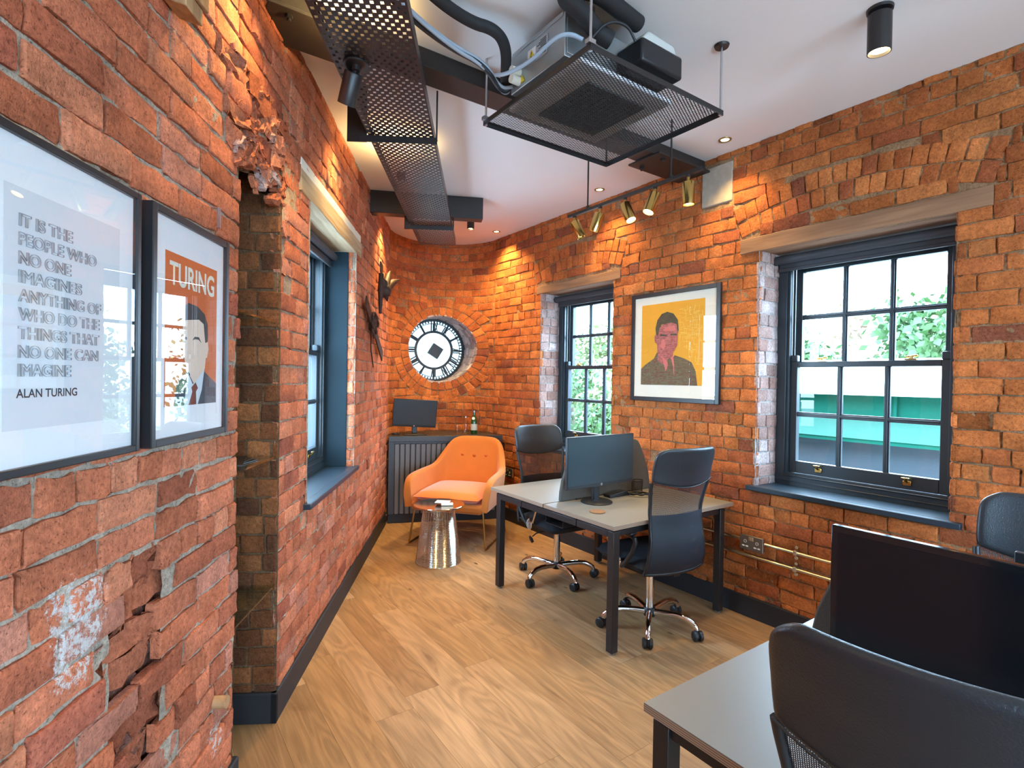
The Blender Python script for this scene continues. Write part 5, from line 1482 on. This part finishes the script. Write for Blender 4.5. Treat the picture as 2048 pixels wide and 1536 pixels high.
# ------------------------------------------------------------------ orange armchair
ch = thing('armchair', 'orange velvet armchair with three back buttons and thin brass legs', 'armchair', (-.503, 5.357, 0), math.radians(-14.6))
half = [(.392, -.405, .43, .00), (.394, -.400, .52, .01), (.395, -.375, .605, .02), (.395, -.32, .652, .03), (.394, -.22, .668, .03), (.390, -.08, .674, .03), (.386, .07, .678, .04), (.376, .17, .684, .05), (.358, .235, .705, .07), (.325, .285, .810, .12), (.276, .312, .945, .16), (.17, .335, .966, .17), (.07, .342, .966, .17)]
st = half + [(0, .345, .967, .17)] + [(-a, b, c, d) for a, b, c, d in half[::-1]]
P = []
zb = .365
for r in range(9):
    f = r / 8; row = []
    for (x, y, h, ln) in st:
        z = zb + (h - zb) * f
        q = (z - zb) / .6
        sgn = 1 if x >= 0 else -1
        backness = min(1, max(0, (y - .05) / .28))
        yy = y + ln * q * backness * 1.15 - .03 * (1 - q) * backness
        xx = x + sgn * (.035 * q * (1 - backness)) - sgn * (abs(x) * .04) * (1 - min(1, q * 2))
        row.append((xx, yy, z))
    P.append(row)
m = MB(); m.grid(P)
sh = m.build('upholstered_shell', M['velvet'], ch, smooth=180, solidify=.072, subsurf=2)
m = MB(); m.box(-.355, .355, -.405, .27, .335, .425); m.build('seat_base', M['velvet'], ch, bevel=.03)
m = MB()
rows = []
for i in range(13):
    u = i / 12; a = PI * u
    row = []
    for j in range(13):
        v = -1 + 2 * j / 12
        row.append((v, u))
    rows.append(row)
def cushion(m, x0, x1, y0, y1, z0, z1, dome, n=16):
    top, bot = [], []
    for i in range(n + 1):
        rt, rb = [], []
        for j in range(n + 1):
            u, v = -1 + 2 * i / n, -1 + 2 * j / n
            e = (1 - abs(u) ** 7) * (1 - abs(v) ** 7); q = e ** .38
            x = x0 + (x1 - x0) * (v + 1) / 2; y = y0 + (y1 - y0) * (u + 1) / 2
            zc = (z0 + z1) / 2; hh = (z1 - z0) / 2
            d = dome * (1 - u * u) * (1 - v * v)
            rt.append((x, y, zc + hh * q + d)); rb.append((x, y, zc - hh * q))
        top.append(rt); bot.append(rb)
    m.grid(top); m.grid([r[::-1] for r in bot])
m = MB(); cushion(m, -.325, .325, -.42, .27, .425, .520, .028); m.build('seat_cushion', simple('deep_orange_velvet', (.74, .16, .02), .75, var=.1, vscale=9, sheen=.6), ch, smooth=180)
for x in (-.135, 0, .135):
    z = .765; y = .345 + .17 * (z - zb) / .6 * 1.15 - .055
    m = MB(); m.lathe([(.001, -.009), (.015, -.007), (.019, 0), (.015, .005), (.001, .008)], 16, 0, Matrix.Translation((x, y, z)) @ Matrix.Rotation(PI / 2 + .2, 4, 'X'), False, False); m.build('back_button', simple('shaded_orange_button', (.50, .12, .015), .7), ch, smooth=60)
for s in (-1, 1):
    pts = [(s * .345, -.325, .345), (s * .382, -.362, .030), (s * .384, -.355, .012), (s * .385, -.335, .0095), (s * .385, .30, .0095), (s * .384, .325, .012), (s * .380, .332, .030), (s * .33, .215, .345)]
    m = MB(); m.tube(pts, .009, 10); m.build('leg', M['dbrass'], ch, smooth=60)

# ------------------------------------------------------------------ wire side table
wt_ = thing('side_table', 'round side table with a mirrored bronze top on a drum of fine chrome wire', 'side table', (-.620, 4.632, 0), 0)
m = MB(); m.lathe([(.001, .486), (.214, .486), (.220, .490), (.221, .497), (.218, .501), (.212, .500), (.001, .4985)], 56, 0, None, False, False); m.build('table_top', M['tabletop_metal'], wt_, smooth=35)
def drum(z): 
    f = z / .485; return .196 - .064 * f
m = MB()
for k in range(74):
    z = .008 + .470 * k / 73; ph = rng.random() * 6
    r = drum(z)
    m.tube([(r * math.cos(a) * (1 + .004 * math.sin(3 * a + ph)), r * math.sin(a) * (1 + .004 * math.sin(3 * a + ph)), z + .0012 * math.sin(2 * a + ph)) for a in np.linspace(0, 2 * PI, 41)[:-1]], .00125, 4, True)
m.build('wire_hoops', M['wire'], wt_, smooth=80)
m = MB()
for k in range(36):
    a = 2 * PI * k / 36
    m.tube([(drum(.004) * math.cos(a), drum(.004) * math.sin(a), .004), (drum(.485) * math.cos(a), drum(.485) * math.sin(a), .485)], .0016, 5)
ringz(m, .196, .004, .0035); ringz(m, .134, .483, .003)
m.build('upright_wires', M['wire'], wt_, smooth=80)
m = MB(); m.box(-.05, .05, -.035, .035, 0, .012); o = m.build('cream_box', M['creamboard'], None, bevel=.002); o.location = (-.545, 4.60, .5012); o.rotation_euler = (0, 0, .10); tag(o, 'small cream box lying on the wire side table', 'box')
m = MB(); m.box(-.06, .06, -.045, .045, 0, .006); o = m.build('note_pad', M['white'], None, bevel=.001); o.location = (-.590, 4.645, .5137); o.rotation_euler = (0, 0, -.12); tag(o, 'white note pad on top of the small cream box', 'note pad')

# ------------------------------------------------------------------ office chairs
YB_SHIFT = -.045
def interp(tab, z):
    xs = [a for a, b in tab]; ys = [b for a, b in tab]; return float(np.interp(z, xs, ys))
YB = [(.44, -.215), (.52, -.238), (.62, -.235), (.72, -.215), (.82, -.212), (.92, -.235), (1.02, -.268), (1.12, -.298), (1.21, -.312)]
WB = [(.44, .238), (.52, .230), (.64, .212), (.76, .206), (.86, .214), (.97, .232), (1.05, .240), (1.21, .240)]
def wb(z):
    w = interp(WB, z)
    if z > 1.145: w -= .066 * (1 - math.sqrt(max(0, 1 - ((z - 1.145) / .066) ** 2)))
    return w
def bp(u, z, off=0.0):
    w = wb(z); x = w * u; return (x, interp(YB, z) + YB_SHIFT + .055 * (x / .235) ** 2 + off, z)
def split(u): return 1.005 - .040 * (1 - u * u)
def uv_grid(name, P, mat, parent, solid=None, sub=0, smooth=180):
    m = MB(); m.grid(P); o = m.build(name, mat, parent, smooth=smooth, solidify=solid, subsurf=sub, fixn=False)
    uvl = o.data.uv_layers.new(name='cloth')
    co = [v.co for v in o.data.vertices]
    for l in o.data.loops: uvl.data[l.index].uv = (co[l.vertex_index].x, co[l.vertex_index].z)
    return o
def office_chair(label, loc, rz, base_rot=0.0):
    t = thing('office_chair', label, 'office chair', loc, rz, 'black mesh-back office chairs')
    m = MB(); m.lathe([(.001, .075), (.036, .078), (.042, .095), (.042, .120), (.034, .132), (.001, .134)], 24, 0, None, False, False); m.build('base_hub', M['bplastic'], t, smooth=45)
    for k in range(5):
        a = base_rot + 2 * PI * k / 5; R_ = Matrix.Rotation(a, 4, 'Z')
        m = MB(); m.tube([(.030, 0, .106), (.10, 0, .116), (.18, 0, .122), (.235, 0, .116), (.275, 0, .098), (.297, 0, .080), (.303, 0, .062)], [.021, .020, .0195, .019, .0185, .018, .017], 12, False, 0, R_)
        lg = m.build('leg', M['chrome'], t, smooth=60)
        Rc = R_ @ Matrix.Translation((.303, 0, 0)) @ Matrix.Rotation(a * 1.7 + 1.0, 4, 'Z')
        m = MB(); m.cyl((0, 0, .064), (0, 0, .044), .012, 10, None, 0, Rc)
        for s in (-1, 1): m.lathe([(.001, -.013), (.024, -.013), (.0305, -.008), (.031, .008), (.024, .013), (.001, .013)], 24, 0, Rc @ Matrix.Translation((.012, s * .0175, .0315)) @ Matrix.Rotation(PI / 2, 4, 'X'), False, False)
        m.box(-.016, .030, -.005, .005, .024, .056, 0, Rc)
        plabel(m.build('caster', M['bplastic'], lg, smooth=40), 'black twin-wheel caster')
    m = MB(); m.cyl((0, 0, .13), (0, 0, .385), .026, 20); m.cyl((0, 0, .385), (0, 0, .40), .034, 20); plabel(m.build('gas_column', M['chrome'], t, smooth=45), 'chrome gas column')
    m = MB(); m.box(-.075, .075, -.14, .10, .398, .428); m.box(-.03, .03, -.235, -.10, .405, .445); m.build('tilt_mechanism', M['bplastic'], t, bevel=.006)
    m = MB(); m.tube([(.05, .04, .412), (.24, .05, .405), (.275, .05, .385)], .005, 8); m.lathe([(.001, -.03), (.012, -.025), (.014, 0), (.008, .03), (.001, .032)], 12, 0, Matrix.Translation((.285, .05, .365)) @ Matrix.Rotation(.5, 4, 'Y')); m.build('height_lever', M['bplastic'], t, smooth=60)
    m = MB(); cushion(m, -.245, .245, -.20, .265, .425, .520, .012); m.build('seat_cushion', M['seatfab'], t, smooth=180)
    us = np.linspace(-1, 1, 15)
    P = []
    for r in range(9):
        f = r / 8; P.append([bp(u, split(u) + (1.21 - split(u)) * f, .012 * math.sin(f * PI)) for u in us])
    hd = uv_grid('leather_headrest', M['leather'], None, None) if False else None
    m = MB(); m.grid(P); hd = m.build('leather_headrest', M['leather'], t, smooth=180, solidify=.030, subsurf=2)
    m = MB(); m.tube([bp(u, split(u) + .004, -.019) for u in us], .0028, 6); plabel(m.build('piping', M['leather'], hd, smooth=60), 'stitched edge piping')
    P = [[bp(u, .445 + (split(u) + .012 - .445) * r / 16) for u in us] for r in range(17)]
    uv_grid('mesh_back', P, M['meshcloth'], t)
    P = [[bp(u, .445 + (.80 - .445) * r / 10, -.006) for u in us] for r in range(11)]
    plabel(uv_grid('lumbar_cloth', P, M['meshdense'], t), 'denser navy cloth over the lower back')
    zz = [.445 + (1.0 - .445) * k / 20 for k in range(21)]
    lp = [bp(-1, z) for z in zz[::-1]] + [bp(u, .445) for u in np.linspace(-.9, .9, 9)] + [bp(1, z) for z in zz]
    m = MB(); m.tube(lp, .0115, 8); m.build('back_frame', M['bplastic'], t, smooth=60)
    m = MB(); m.tube([(0, -.19, .425), (0, -.225, .440), (0, -.243, .50), (0, -.243, .56)], [.022, .02, .016, .012], 10); m.build('back_stem', M['bplastic'], t, smooth=60)
    for s in (-1, 1):
        x = s * .272
        m = MB(); m.tube([(x, -.155, .655), (x, -.165, .63), (x, -.135, .56), (x * .99, -.075, .485), (x * .97, -.03, .452), (x * .94, .0, .448)], .0145, 10)
        m.tube([(x, -.155, .655), (x, -.10, .668), (x, .10, .668), (x, .125, .655)], .014, 10)
        ar = m.build('armrest', M['bplastic'], t, smooth=60)
        m = MB(); m.box(x - .026, x + .026, -.15, .125, .668, .688); m.build('arm_pad', M['bplastic'], ar, bevel=.009)
        m = MB(); m.tube([(x, .118, .655), (x, .085, .575), (x, .045, .490)], .0105, 10); plabel(m.build('arm_strut', M['chrome'], ar, smooth=60), 'chrome arm strut')
        m = MB(); m.lathe([(.001, -.006), (.030, -.006), (.034, 0), (.030, .006), (.001, .006)], 24, 0, Matrix.Translation((x, .0, .470)) @ Matrix.Diagonal((1, 1, 1.35, 1)) @ Matrix.Rotation(PI / 2, 4, 'Y'), False, False); plabel(m.build('arm_pivot', M['chrome'], ar, smooth=45), 'oval chrome pivot disc')
    return t
CH_A = office_chair('black mesh-back office chair with its back to the camera at the wall desk', (.918, 3.451, 0), ROOM_ROT + math.radians(-7), math.radians(-106) - ROOM_ROT + math.radians(7))
def chair_copy(label, loc, rz):
    c = copy_tree(CH_A); c.location = loc; c.rotation_euler = (0, 0, rz); c['label'] = label; return c
chair_copy('black mesh-back office chair facing the camera across the wall desk', (.383, 4.290, 0), ROOM_ROT + PI + math.radians(-3))
p = rm(1.232, .316); chair_copy('nearest black office chair, cut off at the lower right corner, seen from behind', (p.x, p.y, 0), ROOM_ROT - PI / 2 + math.radians(10.6))
p = rm(2.32, .39); chair_copy('black office chair facing the camera at the right edge, behind the largest monitor', (p.x, p.y, 0), ROOM_ROT + PI / 2)

# ------------------------------------------------------------------ outside the windows
gm = MB(); gm.prism([(q.x, q.y) for q in (rm(4.2, 30), rm(60, 30), rm(60, -30), rm(4.2, -30))], -.45, -.30)
struct(gm.build('ground_outside', simple('pale_paving', (.52, .50, .47), .9, var=.1, vscale=2)))
gm = MB(); gm.prism([(-40, -10), (-3.2, -10), (-3.2, 40), (-40, 40)], -.45, -.31)
struct(gm.build('ground_outside.001', simple('pale_gravel', (.45, .44, .42), .9)))
def obox(name, label, cat, x0, x1, y0, y1, z0, z1, mat, group=None, bevel=.01):
    m = MB(); m.box(x0, x1, y0, y1, z0, z1); o = m.build(name, mat, None, bevel=bevel); o.rotation_euler = (0, 0, ROOM_ROT); return tag(o, label, cat, group)
br = thing('girder_bridge', 'turquoise painted girder of a bridge seen through the large window', 'bridge', (0, 0, 0), ROOM_ROT)
teal = simple('turquoise_bridge_paint', (.004, .058, .038), .9, spec=.1, var=.12, vscale=1.5)
m = MB(); m.box(9.0, 9.12, -8, 5.2, 1.10, 1.44); m.build('girder_web', teal, br)
m = MB(); m.prism([(9.0, 1.105), (9.12, 1.105), (9.12, .79), (8.78, .79)], -8, 5.2, 'y'); plabel(m.build('sloping_apron', simple('lit_turquoise_bridge_paint', (.030, .085, .064), .9, var=.1, vscale=1.5, spec=.1), br), 'sloping lower plate with brighter light painted in')  # brighter light on the slope is put into a paler colour
m = MB(); m.box(8.72, 9.5, -8, 5.2, 1.441, 1.50); plabel(m.build('coping', simple('pale_coping', (.70, .68, .62), .9), br), 'pale coping on top')
m = MB(); m.box(8.80, 9.3, -8, 5.2, .73, .789); m.build('bottom_flange', teal, br)
for k in range(9):
    m = MB(); m.box(8.95, 8.998, -7.4 + k * 1.5, -7.36 + k * 1.5, 1.11, 1.44); m.build('stiffener', teal, br)
m = MB(); m.box(9.1, 9.3, -8, 5.2, .30, .729); plabel(m.build('shadow_gap_net', simple('dark_netting_and_shade', (.03, .04, .05), .9), br), 'dark netting and painted shade under the girder')  # netting and the girder's shade share one dark colour
obox('parapet_wall', 'pale rendered parapet rising behind the turquoise girder', 'wall', 10.5, 10.8, -9, 6.0, -.299, 2.05, simple('pale_render', (.80, .78, .74), .9, var=.05, vscale=2))
obox('platform', 'pale stone platform below the turquoise girder', 'platform', 7.4, 9.09, -8, 3.6, -.299, .25, simple('pale_stone_platform', (.60, .57, .52), .9, var=.08, vscale=3))
bw = MB(); bw.box(6.3, 6.5, -6, 3.2, -.299, .36)
def outbrick():
    m, N, L, b = new_mat('garden_brick'); tc = N.new('ShaderNodeTexCoord'); mp = N.new('ShaderNodeMapping'); mp.inputs['Rotation'].default_value = (0, math.radians(90), math.radians(90))
    L.new(tc.outputs['Object'], mp.inputs['Vector']); bt = N.new('ShaderNodeTexBrick'); bt.inputs['Scale'].default_value = 2.2
    bt.inputs['Color1'].default_value = (.36, .14, .10, 1); bt.inputs['Color2'].default_value = (.25, .11, .09, 1); bt.inputs['Mortar'].default_value = (.5, .46, .42, 1)
    L.new(mp.outputs[0], bt.inputs['Vector']); L.new(bt.outputs['Color'], b.inputs['Base Color']); b.inputs['Roughness'].default_value = .9; return m
o = bw.build('garden_wall', outbrick()); o.rotation_euler = (0, 0, ROOM_ROT); tag(o, 'low red brick wall at the foot of the view through the large window', 'wall')
LEAF = [simple('mid_green_leaves', (.035, .085, .018), .6, var=.4, vscale=3), simple('yellow_green_leaves', (.09, .12, .03), .6, var=.4, vscale=3), simple('pale_autumn_leaves', (.25, .19, .12), .6, var=.3, vscale=3)]
BARK = simple('grey_bark', (.12, .09, .06), .9)
def bush(label, loc, rx, ry, rz_, n, mat, leaf=.10, name='leafy_tree', cat='tree', trunk=True):
    t = thing(name, label, cat, loc, 0, 'trees and shrubs outside')
    m = MB(); r = np.random.default_rng(abs(hash(label)) % 1000 if False else int(abs(loc[0] * 131 + loc[1] * 17)) + 3)
    cl = r.normal(0, 1, (26, 3)); cl /= np.linalg.norm(cl, axis=1)[:, None]; cl *= r.uniform(.55, 1.0, (26, 1))
    for k in range(n):
        c = cl[r.integers(26)] + r.normal(0, .16, 3)
        p = Vector((c[0] * rx, c[1] * ry, rz_ + c[2] * rz_ * .95))
        if p.z < .05: continue
        d = Vector(r.normal(0, 1, 3)).normalized(); e = d.orthogonal().normalized(); f = d.cross(e); l = leaf * r.uniform(.6, 1.3)
        m.add([p - e * l * .5, p + f * l * .28, p + e * l * .5, p - f * l * .28], [(0, 1, 2, 3)])
    m.build('foliage', mat, t, fixn=False)
    if trunk:
        m = MB(); m.tube([(0, 0, 0), (.04, .02, rz_ * .5), (0, 0, rz_ * 1.1)], [.09, .07, .03], 8); m.build('trunk', BARK, t, smooth=60)
    return t
def gz(e1, e2): p = rm(e1, e2); return (p.x, p.y, -.30)
bush('tall green shrub filling the lower panes of the narrow-looking window', gz(7.0, 7.9), 1.35, 1.35, 1.25, 5200, LEAF[0], .13, 'leafy_shrub', 'shrub')
bush('yellow-green shrub to the right in the narrow-looking window', gz(7.6, 4.9), .9, .9, 1.0, 4200, LEAF[1], .13, 'leafy_shrub', 'shrub')
bush('pale tree rising behind the shrubs in the narrow-looking window', gz(11, 11.0), 2.3, 2.3, 1.7, 4200, LEAF[1], .18)
bush('green bushy tree in the left pane of the large window above the parapet', gz(14.5, 8.2), 1.6, 1.6, 1.9, 3600, LEAF[0], .2)
bush('green bushy tree in the right panes of the large window above the parapet', gz(13.2, 3.0), 1.9, 1.7, 2.0, 4200, LEAF[0], .2)
bush('pale autumn tree on the slope in the middle of the large window', gz(24, 8.5), 3.6, 3.2, 3.0, 4200, LEAF[2], .3)
bush('pale autumn tree at the right of the large window, high on the slope', gz(21, -.5), 3.2, 3.0, 3.2, 4200, LEAF[2], .3)
